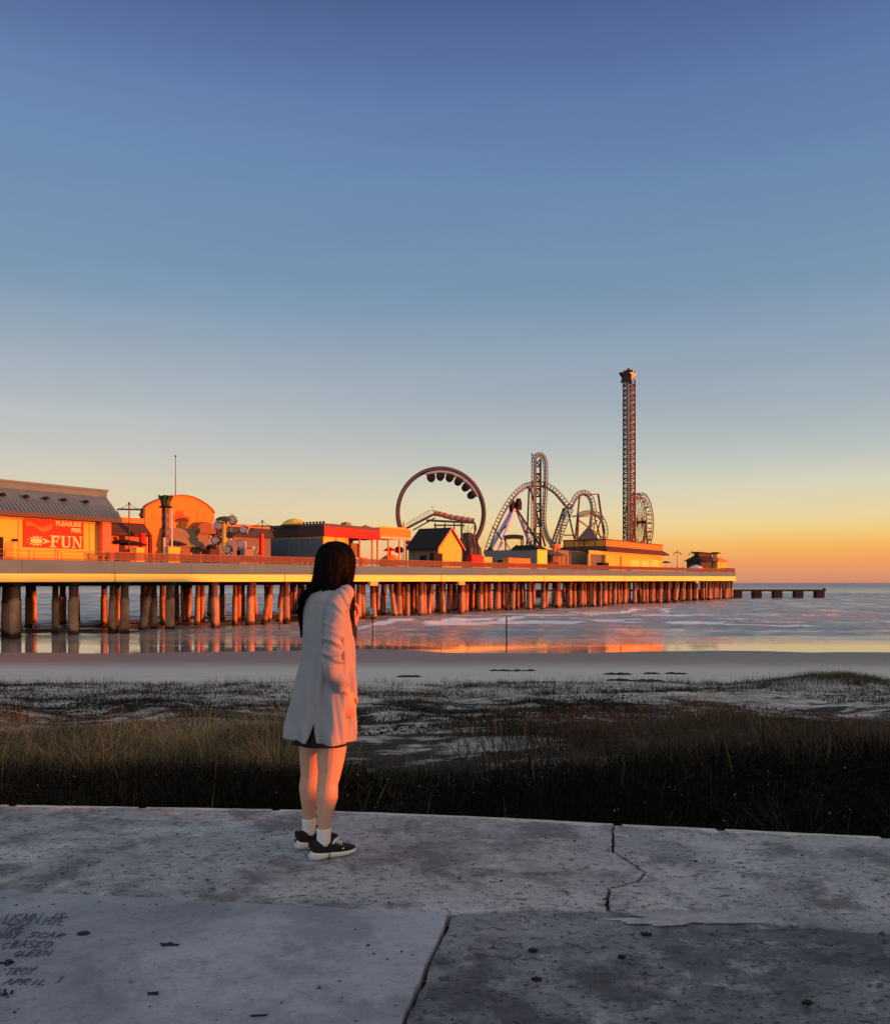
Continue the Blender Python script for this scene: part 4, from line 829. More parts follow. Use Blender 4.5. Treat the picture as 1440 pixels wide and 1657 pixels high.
for k in range(nsh+1): wa = w0+.31+(wl-w0-.8)*k/nsh; mb.box((sc-.02, wa-.08, zq+.01), (sc+.12, wa+.03, zf-.2))
mb.box((sc-.03, w0+.2, zf-.5), (sc+.03, wl-.1, zf-.35)); build_each(mb, 'shutter_frame', m_tan, rs_)
cs = [Sx(x, w0) for x in (545, 562, 583, 603)] + [se-.2]
for s in cs: mb = MB(); mb.box((s-.12, w0+.02, zq+.01), (s+.12, w0+.26, zf-.2)); mb.build('column', m_org, rs_)
mb = MB(); B(mb, cs[0], cs[0]+3, w0+1.0, w0+1.2, zq+.01, zf-.3); mb.build('lit_wall', m_yel, rs_)
mb = MB(); B(mb, cs[2]+.5, cs[3]-.5, w0+2.5, w0+2.7, zq+1.6, zf-.9); mb.build('menu_board', m_olive, rs_)
mb = MB(); sq, wq = Sx(476, 9), 9; zz = Zy(843.5, sq, 9)
t = thing('roof_dome', 'yellow oval roof light standing on the restaurant roof', 'dome', (sq, wq, zr-.1))
mb.lathe((sq, wq, zr-.1), [(2.2, 0), (2.15, .3), (1.75, .75), (1.05, 1.15), (.1, 1.35)], 18); mb.build('dome', m_yel, t)
mb = MB(); mb.lathe((sq, wq, zr-.1), [(2.4, .003), (2.4, .16), (2.2, .2)], 18); mb.build('curb', m_brn, t)
rn = random.Random(3); t = thing('roof_string_lights', 'row of small dark roof vents along the front edge of the restaurant roof', 'vents', (sc+1, w0+3, zr-.1)); mb = MB()
for k in range(9): w = w0+.6+k*.75; mb.lathe((sc+.6, w, zr+.05), [(.18, 0), (.18, .15+rn.random()*.15), (.26, .32), (.05, .5)], 8)
build_each(mb, 'vent', m_dark, t)
# porch with sign band
a, b = se+.15, Sx(665, w0); zq = zd(a); t = thing('ride_canopy', 'orange canopy on slim posts with a scalloped sign band right of the red fascia', 'canopy', ((a+b)/2, w0, zq))
z1, z2 = Zy(873, b, w0), Zy(856, b, w0)
mb = MB(); B(mb, a, b, w0, w0+6, z1, z2-.2); mb.build('sign_band', m_org, t)
mb = MB()
for k in range(14): s = a+(b-a)*(k+.5)/14; mb.lathe((s, w0-.02, z1+.05), [(.34, 0), (.34, .06)], 10, 'y')
mb.build('scallop', M('peach_trim', (238,196,150), .7), t)
mb = MB(); nn = 20; mb.prism([(a+(b-a)*u_, w0+.3, z2-.25+.45*math.sin(math.pi*u_)+.12*math.sin(9*u_)) for u_ in np.linspace(0, 1, nn)] + [(b, w0+.3, z2-.6), (a, w0+.3, z2-.6)], (0, .3, 0)); mb.build('crest', m_yel, t)
for x in (628, 646, 655): s = Sx(x, w0+.2); mb = MB(); mb.box((s-.11, w0+.1, zq+.01), (s+.11, w0+.32, z1)); mb.build('post', m_white if x == 655 else m_org, t)
sv = Sx(657, w0); mb = MB(); mb.lathe((sv, w0+.5, z2-.2), [(.3, 0), (.4, .5), (.2, 1.0), (.3, 1.15), (.05, 1.7)], 8); mb.build('finial', m_yel, t)
t = thing('carousel_car', 'orange domed ride car under the orange canopy', 'ride car', (Sx(633, 2.6), 2.6, zq)); s = Sx(633, 2.6)
mb = MB(); mb.lathe((s, 2.9, zq+.1), [(1.9, 0), (2.2, .5), (1.9, 1.2), (1.0, 1.9), (.1, 2.2)], 18); mb.build('shell', m_org, t); mb = MB(); mb.lathe((s, 2.9, zq+2.2), [(.2, 0), (.2, .7), (1.3, .75), (.6, 1.3), (.05, 1.45)], 14); mb.build('top', m_red, t)
t = thing('carousel_car', 'second orange ride car near the last post of the orange canopy', 'ride car', (Sx(649, 2.2), 2.2, zq)); s = Sx(649, 2.2)
mb = MB(); mb.prism([(s-2, 2.2, zq+2.2), (s-2, 2.2, zq+.3), (s+2.2, 2.2, zq+.3), (s+2.2, 2.2, zq+.6)], (0, 1.4, 0)); mb.build('slope', m_yel, t); mb = MB(); mb.lathe((s+.4, 3.0, zq+2.6), [(.1,0),(.8,.2),(.9,.8),(.5,1.2),(.05,1.3)], 12); mb.build('drum', m_dkin, t)
for k, x in enumerate((573, 591)): deckbox(x-5, x+4, 903, 1.0, m_org, 'planter', ('left' if k == 0 else 'right')+' one of two orange planters in front of the restaurant porch', 'planter', depth=.8)
# ---------- gabled house
w0 = 1.5; a, b = Sx(709.5, w0), Sx(747, w0); wl = Wx(661, a); zq = zd(a); sm = (a+b)/2
gh = thing('gabled_house', 'steep black roofed house with a bright orange gable in front of the ring ride', 'building', (sm, w0, zq))
zeave = Zy(882, a, w0); zrid = Zy(853.5, sm, w0)
mb = MB(); B(mb, a, b, w0+.2, wl, zq+.004, zeave); mb.build('wall', m_olive, gh)
mb = MB(); mb.prism([(a, w0, zq+.004), (b, w0, zq+.004), (b, w0, zeave), (sm, w0, zrid-.3), (a, w0, zeave)], (0, .19, 0)); mb.build('gable_wall', m_yel, gh)
mb = MB(); ov = .7
for q0, q1 in ((a-ov, sm), (b+ov, sm)):
    zz = zeave - (zrid-zeave)*ov/(sm-a); mb.prism([(q0, w0-.4, zz), (q1, w0-.4, zrid), (q1, w0-.4, zrid-.28), (q0, w0-.4, zz-.28)], (0, wl-w0+.8, 0))
mb.build('roof', m_black, gh)
mb = MB(); zz = zeave - (zrid-zeave)*ov/(sm-a)
mb.beam((b+ov+.05, w0-.45, zz-.15), (sm, w0-.45, zrid-.12), .14, .3); mb.beam((a-ov-.05, w0-.45, zz-.15), (sm, w0-.45, zrid-.12), .14, .3); mb.build('bargeboard', m_rsd, gh)
mb = MB(); mb.box((a-.06, w0+3.0, zq+.01), (a+.05, w0+4.6, zq+2.4)); mb.build('door', m_dkin, gh)
mb = MB()
for w in (w0+1.5, w0+6, w0+9): mb.box((a-.05, w, zq+.01), (a+.02, w+.12, zeave-.4))
build_each(mb, 'wall_batten', m_brn, gh)
deckbox(702, 716, 896, .9, m_dkin, 'electrical_cabinet', 'black cabinet at the corner of the gabled house', 'cabinet')
deckbox(764, 782, 899, .9, m_red, 'ticket_booth', 'small red booth by the railing right of the gabled house', 'booth', depth=1.4)
deckbox(823, 858, 904, .8, m_org, 'food_counter', 'long salmon coloured counter by the railing in front of the grey kiosk', 'counter', depth=1.6)
deckbox(783, 796, 902, 1.2, m_yel, 'low_stall', 'small ochre stall between the red booth and the salmon counter', 'stall', depth=1.4)
# ---------- grey kiosk block before the coaster
w0 = 2.4; a, b = Sx(870, w0), Sx(885, w0); wl = Wx(784, a); zq = zd(a)
ks = thing('grey_kiosk', 'low grey kiosk with a black roof and bright yellow end wall below the coaster', 'building', (a+1, w0, zq))
mb = MB(); B(mb, a, a+.2, w0+.25, wl, zq+.004, Zy(889, a, w0)); B(mb, a+.21, b, w0+.25, wl, zq+.004, Zy(889.5, a, w0)); mb.build('wall', m_grey, ks)
mb = MB(); B(mb, a-.05, b+.05, w0, w0+.24, zq+.004, Zy(889, a, w0)); mb.build('end_wall', M('bright_yellow_wall', (250,236,90), .8, .05, 1), ks)
mb = MB(); zz = Zy(889, a, w0); mb.add([(a-.3,w0-.2,zz+.003),(b+.2,w0-.2,zz+.003),(b+.2,wl*.55,zz+.003),(a-.3,wl*.55,zz+.003),(a+.2,w0+1.5,zz+1.1),(b-.3,w0+1.5,zz+1.1),(b-.3,wl*.5,zz+1.1),(a+.2,wl*.5,zz+1.1)], [(0,3,2,1),(4,5,6,7),(0,1,5,4),(1,2,6,5),(2,3,7,6),(3,0,4,7)]); mb.build('roof', m_black, ks)
mb = MB()
for k in range(3): mb.box((a-.06, w0+9+4*k, zq+1.2), (a-.004, w0+11.4+4*k, zq+2.3))
build_each(mb, 'window', m_dkin, ks)
# ---------- big hall far right
w0 = 1.6; sc = Sx(980, w0); se = Sx(1072, w0); wl = Wx(912, sc); zq = zd(sc)
bh = thing('ballroom_building', 'big flat roofed yellow hall with a brown skirt roof near the pier end', 'building', ((sc+se)/2, w0, zq))
zp1, zp0, zs0 = Zy(872, sc, w0), Zy(884, sc, w0), Zy(890, sc, w0)
mb = MB(); B(mb, sc, se, w0, wl, zq+.004, zp0); mb.build('wall', m_yel, bh)
mb = MB(); B(mb, sc-.05, se+.05, w0-.05, wl+.05, zp0+.003, zp1-.25); mb.build('parapet', m_org, bh)
mb = MB(); B(mb, sc-.25, se+.25, w0-.25, w0+.3, zp1-.24, zp1); B(mb, sc-.25, sc+.3, w0+.31, wl+.2, zp1-.24, zp1); mb.build('coping', m_brn, bh)
mb = MB(); o1 = 2.2
IN = [(sc-.06, w0-.06, zp0+.1), (se+.06, w0-.06, zp0+.1), (se+.06, wl+.06, zp0+.1), (sc-.06, wl+.06, zp0+.1)]
OU = [(sc-o1, w0-o1*.7, zs0-.1), (se+o1, w0-o1*.7, zs0-.1), (se+o1, wl+o1, zs0-.1), (sc-o1, wl+o1, zs0-.1)]
mb.add(IN+OU+[(x, y, z-.3) for x, y, z in OU], [(4,5,1,0),(5,6,2,1),(6,7,3,2),(7,4,0,3),(8,9,5,4),(9,10,6,5),(10,11,7,6),(11,8,4,7),(8,11,10,9)]); mb.build('skirt_roof', m_brn, bh)
mb = MB()
for k in range(5): w = w0+(wl-w0)*k/4; mb.box((sc-.12, w-.1, zp0+.003), (sc-.051, w+.1, zp1-.25))
build_each(mb, 'pilaster', m_brn, bh)
sp = Sx(954, w0); mb = MB(); B(mb, sp, sc-.01, w0+.1, w0+.4, Zy(898, sc, w0), zs0-.42); B(mb, sp, sp+.6, w0+.1, w0+.4, zq+.004, Zy(898, sc, w0)-.003); mb.build('porch_wall', m_yel, bh)
mb = MB(); B(mb, sp+.7, sc-.02, w0+1.0, w0+1.1, zq+.01, Zy(898, sc, w0)); mb.build('porch_shutter', m_glass, bh)
mb = MB(); B(mb, sp-12, sc-.02, w0+5, wl, zq+.004, zs0-.5); mb.build('porch_block', m_olive, bh)
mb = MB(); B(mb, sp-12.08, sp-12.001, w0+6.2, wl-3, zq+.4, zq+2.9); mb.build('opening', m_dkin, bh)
mb = MB()
for w in (w0+6, w0+10, w0+14): mb.box((sp-12.2, w, zq+.01), (sp-12.09, w+.25, zs0-.6))
build_each(mb, 'porch_post', m_grey, bh)
mb = MB(); s = Sx(1004, w0); mb.box((s-.5, w0-.06, zq+.01), (s+.7, w0-.002, zq+4.2)); mb.build('door', M('rust_door', (150,84,52), .7), bh)
mb = MB()
for x0_, x1_, z_, z9 in ((1020,1034,1.2,3.2),(1038,1050,1.2,3.2),(1054,1066,1.6,3.6)): mb.box((Sx(x0_, w0), w0-.03, zq+z_), (Sx(x1_, w0), w0-.002, zq+z9))
build_each(mb, 'wall_panel', M('pale_ochre_panel', (246,232,140), .8), bh)
mb = MB(); mb.beam((Sx(1052, w0), w0-.1, zs0-1.3), (Sx(1072, w0), w0-.1, zs0-1.6), .12, .1); mb.build('conduit', m_steel, bh)
deckbox(976, 985, 911, .9, m_dkin, 'generator_box', 'black box on the deck at the corner of the big yellow hall', 'box', depth=1.2)
# blue awning + small stall left of the hall
a = Sx(905, 3.5); t = thing('awning_stall', 'stall with a grey blue awning left of the big yellow hall', 'stall', (a, 3.5, zd(a)))
zz = Zy(896, a, 3.5); mb = MB(); mb.prism([(a-5, 3.2, zz-.5), (a-5, 6.5, zz+1.0), (a-5, 6.5, zz-.2)], (9, 0, 0)); mb.build('awning', M('grey_blue_canvas', (70,84,104), .8), t)
mb = MB()
for q in (-4.8, 3.8): mb.box((a+q-.08, 3.4, zd(a)), (a+q+.08, 3.56, zz-.3))
build_each(mb, 'post', m_dark, t); mb = MB(); B(mb, a-4.5, a+3.5, 5.5, 6.3, zd(a)+.004, zd(a)+1.9); mb.build('counter', m_brn, t)
s = Sx(897, 3); t = thing('ice_cream_sign', 'orange cone shaped figure on top of the stall by the coaster foot', 'sign', (s, 3, zd(s))); z = Zy(887, s, 3)
mb = MB(); mb.lathe((s, 3, z-1.3), [(.05, 0), (.95, 2.0), (.85, 2.2), (.1, 2.3)], 12); mb.build('cone', m_org, t); mb = MB(); mb.tube([(s, 3, zd(s)), (s, 3, z-1.2)], .1, 6); mb.build('post', m_steel, t)
s = Sx(902, 3.6); t = thing('pennant_figure', 'small salmon coloured bulb sign right of the orange cone', 'sign', (s, 3.6, zd(s))); z = Zy(886, s, 3.6)
mb = MB(); mb.lathe((s, 3.6, z-.8), [(.05, 0), (.6, .4), (.7, 1.1), (.3, 1.7), (.05, 1.9)], 12); mb.build('bulb', m_rsd, t); mb = MB(); mb.tube([(s, 3.6, zd(s)), (s, 3.6, z-.7)], .1, 6); mb.build('post', m_steel, t)
# ---------- far end pavilion
w0 = 6; a, b = Sx(1134, w0), Sx(1163, w0); zq = zd(a); sm = (a+b)/2
pv = thing('end_pavilion', 'dark hip roofed pavilion with a raised roof lantern at the far end of the pier', 'building', (sm, w0, zq))
mb = MB(); B(mb, a, b, w0, w0+5.5, zq+.004, Zy(908, a, w0)); mb.build('wall', M('dark_slate_wall', (66,62,62), .85), pv)
zz = Zy(908, a, w0); z3 = Zy(899, a, w0); mb = MB(); c = [(a-1,w0-1),(b+1,w0-1),(b+1,w0+6.5),(a-1,w0+6.5)]; d = [(a+3,w0+1.8),(b-3,w0+1.8),(b-3,w0+3.8),(a+3,w0+3.8)]
mb.add([(*p, zz+.003) for p in c]+[(*p, z3) for p in d], [(0,3,2,1),(4,5,6,7),(0,1,5,4),(1,2,6,5),(2,3,7,6),(3,0,4,7)]); mb.build('roof', m_black, pv)
mb = MB(); z4 = Zy(892.5, a, w0); B(mb, a+3.2, b-3.2, w0+1.9, w0+3.7, z3+.003, z4-.5); lnt = mb.build('lantern', m_brn, pv); mb = MB(); B(mb, a+2.4, b-2.4, w0+1.3, w0+4.3, z4-.49, z4); mb.build('lantern_roof', m_black, lnt)
w0 = 4; a, b = Sx(1160.5, w0), Sx(1176, w0); zq = zd(a); sm = (a+b)/2; t = thing('end_kiosk', 'small orange kiosk with a spreading red roof and square turret beside the dark end pavilion', 'building', (sm, w0, zq))
mb = MB(); B(mb, a+.5, b-.5, w0, w0+5, zq+.004, Zy(908, a, w0)); mb.build('wall', m_yel, t); zz = Zy(908, a, w0)
mb = MB(); wm = w0+2.5; mb.add([(a-1,w0-1,zz+.003),(b+1,w0-1,zz+.003),(b+1,w0+6,zz+.003),(a-1,w0+6,zz+.003),(sm-1.3,wm-1,zz+1.7),(sm+1.3,wm-1,zz+1.7),(sm+1.3,wm+1,zz+1.7),(sm-1.3,wm+1,zz+1.7)], [(0,3,2,1),(4,5,6,7),(0,1,5,4),(1,2,6,5),(2,3,7,6),(3,0,4,7)]); mb.build('roof', m_rsd, t)
mb = MB(); B(mb, sm-1.2, sm+1.2, wm-1, wm+1, zz+1.703, zz+3.0); trt = mb.build('turret', m_yel, t); mb = MB(); B(mb, sm-1.5, sm+1.5, wm-1.3, wm+1.3, zz+3.003, zz+3.7); mb.build('turret_roof', m_brn, trt)
s = Sx(1126, 3); t = thing('shell_tent', 'small white domed tent left of the end pavilion', 'tent', (s, 3, zd(s))); mb = MB(); mb.lathe((s, 3, zd(s)+.4), [(2.8, 0), (2.7, .5), (2.2, 1.2), (1.2, 1.8), (.1, 2.1)], 16); mb.build('canopy', m_white, t); mb = MB()
for q in range(4): mb.tube([(s+2*math.cos(q*1.57), 3+2*math.sin(q*1.57), zd(s)), (s+2*math.cos(q*1.57), 3+2*math.sin(q*1.57), zd(s)+1)], .06, 5)
build_each(mb, 'pole', m_steel, t)
umbrella(1077, 908, 3, 1.7, 'black patio umbrella just beyond the big yellow hall', m_dkin)
umbrella(1140, 907, 3, 1.5, 'dark patio umbrella in front of the end pavilion', m_dkin)
deckbox(1178, 1189, 920, .8, m_brn, 'end_locker', 'dark brown locker on the last corner of the pier', 'locker', depth=3)
# stairway hanging from the far end
s = SE; t = thing('end_stairway', 'steel stairway leading down from the far end of the pier to the low jetty', 'stairway', (s, 6, 3.6)); mb = MB(); a = Vector((s-2, 6, zb(s))); b = Vector((s+5, 6, 3.6))
for q in (0, 1.4): mb.beam(a+Vector((0,q,0)), b+Vector((0,q,0)), .12, .3); mb.beam(a+Vector((0,q,1)), b+Vector((0,q,1)), .06, .06)
mb.build('stringer', m_steel, t); mb = MB()
for k in range(1, 16): p = a.lerp(b, k/16); mb.box((p.x-.15, 6.06, p.z-.03), (p.x+.15, 7.34, p.z+.03))
mb.build('tread', m_steel, t)
# ---------- old low jetty out at sea (parallel to the beach)
jt = thing('old_jetty', 'long low dark jetty on square supports in the sea beyond the pier end', 'jetty', (120, 352, 0), frame='world')
mb = MB(); jx0, jx1 = (700-CX)/F*352, (1333-CX)/F*352; zj = HC-(954-HY)/F*352; mb.box((jx0, 350, zj-.75), (jx1, 354, zj)); mb.build('deck', m_under, jt)
for x in list(range(740, 1160, 33))+[1167, 1192, 1224, 1257, 1291, 1325]:
    X = (x-CX)/F*352; mb = MB(); mb.add([(X+a_*2.7*.5*f, 352+b_*1.6*f, z) for f, z in ((1.0, -1.5), (1.15, 1.2), (1.15, zj-.76)) for a_, b_ in ((-1,-1),(1,-1),(1,1),(-1,1))], [(0,3,2,1),(8,9,10,11)]+[(i, (i+1)%4, (i+1)%4+4, i+4) for i in range(4)]+[(i+4, (i+1)%4+4, (i+1)%4+8, i+8) for i in range(4)]); mb.build('support', m_under, jt)
mb = MB(); mb.box((jx1-1, 350.2, zj), (jx1-.2, 350.9, zj+.6)); mb.build('bollard', m_brn, jt)

# ---------- more of the pier's small things
def roof_unit(x, w, zb_, label, sz=1.2):
    s = Sx(x, w); t = thing('roof_unit', label, 'air conditioner', (s, w, zb_)); mb = MB(); mb.box((s-sz*.6, w-sz*.5, zb_+.12), (s+sz*.6, w+sz*.5, zb_+sz*.8)); mb.build('casing', m_grey, t)
    mb = MB(); mb.lathe((s, w, zb_+sz*.8), [(sz*.32, .002), (sz*.32, .12), (sz*.2, .14)], 12); mb.build('fan_ring', m_dark, t); mb = MB(); mb.box((s-sz*.6, w-sz*.5, zb_), (s-sz*.4, w+sz*.5, zb_+.118)); mb.box((s+sz*.4, w-sz*.5, zb_), (s+sz*.6, w+sz*.5, zb_+.118)); build_each(mb, 'skid', m_steel, t)
roof_unit(560, 5, zr-.1, 'grey air conditioner on the restaurant roof behind the red fascia')
roof_unit(592, 6, zr-.1, 'second grey air conditioner nearer the end of the red fascia', 1.0)
roof_unit(1040, 6, zp1-.25, 'grey air conditioner on the roof of the big yellow hall', 1.4)
def bin_(x, label, mat):
    s = Sx(x, .8); z0 = zd(s)+.003; t = thing('litter_bin', label, 'litter bin', (s, .8, z0)); mb = MB(); mb.lathe((s, .8, z0), [(.26, 0), (.30, .1), (.30, .85), (.26, .9)], 12); mb.build('body', mat, t); mb = MB(); mb.lathe((s, .8, z0+.9), [(.31, .003), (.31, .1), (.2, .3), (.05, .36)], 12); mb.build('lid', m_dark, t)
bin_(190, 'brown litter bin at the railing beside the arcade', m_brn); bin_(470, 'dark litter bin at the railing in front of the grey shutters', m_dark)
bin_(680, 'red litter bin at the railing before the black roofed house', m_red); bin_(925, 'brown litter bin at the railing left of the big yellow hall', m_brn)
def bench(x, w, label):
    s = Sx(x, w); z0 = zd(s)+.003; t = thing('bench', label, 'bench', (s, w, z0)); mb = MB()
    for k in range(4): mb.box((s-.8, w+.11*k, z0+.43), (s+.8, w+.09+.11*k, z0+.47))
    mb.build('seat', m_tan, t); mb = MB()
    for k in range(3): mb.box((s-.8, w+.48, z0+.56+.13*k), (s+.8, w+.52, z0+.66+.13*k))
    mb.build('backrest', m_tan, t)
    for q in (-.65, .65): mb = MB(); mb.box((s+q-.03, w+.02, z0), (s+q+.03, w+.53, z0+.428)); mb.build('leg', m_dark, t)
bench(300, 1.2, 'slatted bench behind the railing in front of the brown roofed hall'); bench(500, .9, 'slatted bench behind the railing in front of the grey shutters'); bench(1020, .9, 'slatted bench in front of the big yellow hall')
# theatre trim, arcade fittings
mb = MB(); a, b = Sx(237, wT), Sx(346, wT)
for x in (262, 291, 319): q = Sx(x, wT); mb.box((q-.06, wT-.05, zd(q)+.01), (q+.06, wT-.003, Zy(826, q, wT)))
build_each(mb, 'facade_rib', M('deep_orange_trim', (206,104,44), .7), th)
q = Sx(20, 2.97); mb = MB(); mb.box((q-.9, 2.93, zdk+.05), (q+.1, 2.998, zdk+2.15)); mb.build('service_door', M('dull_ochre_door', (208,160,72), .7), arc)
mb = MB(); mb.box((-15.9, 2.9, ze-.35), (Sx(173, 2.9), 2.998, ze-.02)); mb.build('wall_trim', M('ochre_trim', (214,150,70), .7), arc)
mb = MB(); mb.box((-15.9, 2.93, zdk+.02), (Sx(173, 2.93), 2.998, zdk+.38)); mb.build('plinth', m_org, arc)
# ================================================================ RIDES
def track(t, pts, gauge, mat, side_mode='plane', spine=True, tie=1.1, r=.13, viewmix=.35, n=8, sp_r=None, names=('rail','spine','cross_tie')):
    P = catmull(pts, n)
    # resample evenly
    out = [P[0]]; acc = 0
    for a, b in zip(P[:-1], P[1:]):
        L_ = (b-a).length
        while acc + L_ >= tie*.5:
            f = (tie*.5-acc)/L_; a = a.lerp(b, f); out.append(a.copy()); L_ = (b-a).length; acc = 0
            if L_ < 1e-6: break
        acc += L_
    P = out; view = (PMI.to_3x3() @ Vector((0, 1, 0))).normalized(); A, Bq, S_ = [], [], []
    for i, p in enumerate(P):
        tg = (P[min(i+1, len(P)-1)]-P[max(i-1, 0)]).normalized(); inpl = tg.cross(view).normalized(); dep = tg.cross(inpl).normalized()
        sd = (inpl*(1-viewmix)+dep*viewmix).normalized() if side_mode == 'plane' else dep
        nm = tg.cross(sd).normalized(); A.append(p+sd*gauge/2); Bq.append(p-sd*gauge/2); S_.append(p+nm*gauge*.45)
    for q in (A, Bq): mb = MB(); mb.tube(q, r, 6); mb.build(names[0], mat, t)
    if spine: mb = MB(); mb.tube(S_, sp_r or r*1.7, 8); mb.build(names[1], mat, t)
    mb = MB()
    for i in range(0, len(P), 2):
        mb.beam(A[i], Bq[i], r*1.1)
        if spine: mb.beam(A[i], S_[i], r*.9); mb.beam(Bq[i], S_[i], r*.9)
    mb.build(names[2], mat, t)
# ---------- loop ride
YR = 200; c = PXY(713.5, 830, YR); cw = PM @ c
lp = thing('loop_ride', 'huge upright ring shaped thrill ride with its train hanging inside near the top', 'thrill ride', (c.x, c.y, zd(c.x)))
rx = 70.5/F*YR; rz = 72.5/F*YR; mb = MB(); ring = []; nn = 72
vx = PMI.to_3x3() @ Vector((1, 0.10, 0)); vx.normalize()
def ringp(a, k=1.0): return c + vx*(rx*k*math.cos(a)) + Vector((0,0,rz*k*math.sin(a)))
vy = vx.cross(Vector((0,0,1))).normalized()
rs = []
for k in range(nn):
    a = 2*math.pi*k/nn; rad = (ringp(a)-c).normalized(); th_ = .42 + .12*max(0, -math.sin(a)) ; q = []
    for d0, d1 in ((-.5,-1),(.5,-1),(1,-.45),(1,.45),(.5,1),(-.5,1),(-1,.45),(-1,-.45)): q.append(ringp(a)+rad*th_*d0+vy*.55*d1)
    rs.append(q)
rs.append(rs[0]); mb.rings(rs, cap=False); mb.build('ring', M('maroon_grey_steel', (98,80,80), .45, .3, .12, metal=.1), lp, smooth=False)
mb = MB(); mb.tube([ringp(a, .952)+vy*-.35 for a in np.linspace(0, 2*math.pi, 73)], .10, 6, cap=False); mb.tube([ringp(a, .952)+vy*.35 for a in np.linspace(0, 2*math.pi, 73)], .10, 6, cap=False); mb.build('running_rail', m_dark, lp)
a0, a1 = R(24), R(112); mb = MB(); mb.rings([[ringp(a, .945)+rad_*.0+vy*-.8, ringp(a, .945)+vy*.8, ringp(a, .905-.03*math.sin((a-a0)/(a1-a0)*math.pi))+vy*.8, ringp(a, .905-.03*math.sin((a-a0)/(a1-a0)*math.pi))+vy*-.8] for a in np.linspace(a0, a1, 26) for rad_ in [Vector((0,0,0))]])
tfl = mb.build('train_floor', M('pale_grey_fibreglass', (168,166,172), .5), lp)
for k in range(6):
    a = R(30)+R(76)*k/5; mb = MB(); p = ringp(a, .885); rad = (c-p).normalized(); tg = rad.cross(vy).normalized()
    mb.rings([[p+tg*(dx*.95*f)+vy*dy*1.0*f+rad*h for dx, dy in ((-1,-1),(1,-1),(1,1),(-1,1))] for f, h in ((.8, -.1), (1.0, .5), (.85, 1.2), (.35, 1.75))])
    mb.build('train_seat', m_dkin, tfl)
pb = ringp(R(-52)); mb = MB(); mb.rings([[pb+Vector((dx*f, dy*f, h)) for dx, dy in ((-2.2,-2),(2.2,-2),(2.2,2),(-2.2,2))] for f, h in ((1.3, zd(c.x)-pb.z), (1.1, 0), (.6, 2.2), (.35, 3.6))]); mb.build('drive_housing', m_dark, lp)
mb = MB(); 
for q in (-1, 1): mb.beam(ringp(R(-35))+vy*.7*q, Vector((ringp(R(-35)).x, ringp(R(-35)).y, zd(c.x)))+vy*4*q, .45)
for q in (-1, 1): mb.beam(ringp(R(215))+vy*.7*q, Vector((ringp(R(215)).x, ringp(R(215)).y, zd(c.x)))+vy*4*q, .45)
mb.build('support', m_dark, lp)
# ---------- slide tower seen through the ring
YS = 190; g = lambda x, y, dy=0: PXY(x, y, YS+dy)
t = thing('slide_tower', 'timber and steel slide tower with a long stair seen through the ring ride', 'slide tower', (g(720,890).x, g(720,890).y, zd(g(720,890).x)))
mb = MB(); 
for d in (0, 2.4):
    mb.beam(g(656,856,d), g(702,832,d), .25, .5); mb.beam(g(668,858,d), g(704,838,d), .2, .3)
mb.build('stair', m_steel, t)
mb = MB()
for d in (0, 2.4):
    mb.beam(g(656,848,d), g(694,826,d), .07); mb.beam(g(694,826,d), g(706,826,d), .07)
    for k in range(14): x = 656+k*3; y = 856-24*k/13.5; mb.beam(g(x,y,d), g(x,y-8,d), .06)
mb.beam(g(699,820), g(702,832), .1); mb.beam(g(697,820), g(704,820), .08); mb.build('handrail', m_steel, t)
mb = MB(); P_ = catmull([g(702,831,1.2), g(712,832,1.2), g(730,837,1.2), g(750,840,1.2), g(767,843,1.2)], 6); mb.tube(P_, [.55+.12*(i % 3 == 0) for i in range(len(P_))], 10); mb.build('slide_tube', M('rust_pink_canvas', (176,120,104), .8, .25, .6), t)
mb = MB(); mb.beam(g(690,842,1), g(768,846,1), 2.6, .3); mb.beam(g(702,850,1), g(752,850,1), 2.2, .2); mb.build('walkway', m_steel, t)
for x, y in ((735,846),(747,846),(768,846),(704,846),(720,846)): mb = MB(); mb.beam(g(x,y), Vector((g(x,y).x, g(x,y).y, zd(g(x,y).x))), .34 if x in (747,) else .2); mb.build('post', m_dark, t)
mb = MB()
for p, q in (((748,850),(766,880)),((766,850),(748,880)),((748,864),(767,864)),((748,878),(767,878)),((704,850),(720,880)),((720,850),(704,880)),((757,850),(757,880))): mb.beam(g(*p), g(*q), .11)
mb.build('bracing', m_dark, t)
mb = MB(); P_ = catmull([g(753,874), g(750,879), g(753,884), g(761,885), g(767,880), g(766,873)], 6); mb.tube(P_, .14, 6); P_ = catmull([g(768,846), g(770,856), g(766,868), g(768,880)], 6); mb.tube(P_, .2, 6); mb.build('guide_rail', m_steel, t)
# ---------- roller coaster
YC = 252; g = lambda x, y, d=0: PXY(x, y, YC+d)
cb = g(865, 900); rc_ = thing('roller_coaster', 'grey steel roller coaster with a vertical lift hill, a high arch and a twisted loop', 'roller coaster', (cb.x, cb.y, zd(cb.x)))
# arch
track(rc_, [g(786,897,-4), g(793,876,-4), g(803,850,-4), g(816,824,-3), g(832,801,-2), g(846,789,0), g(858,784.5,2), g(872,783.5,4), g(884,786,5), g(897,794,6), g(910,808,7), g(921,822,8)], 1.75, m_trk, r=.15, viewmix=.45)
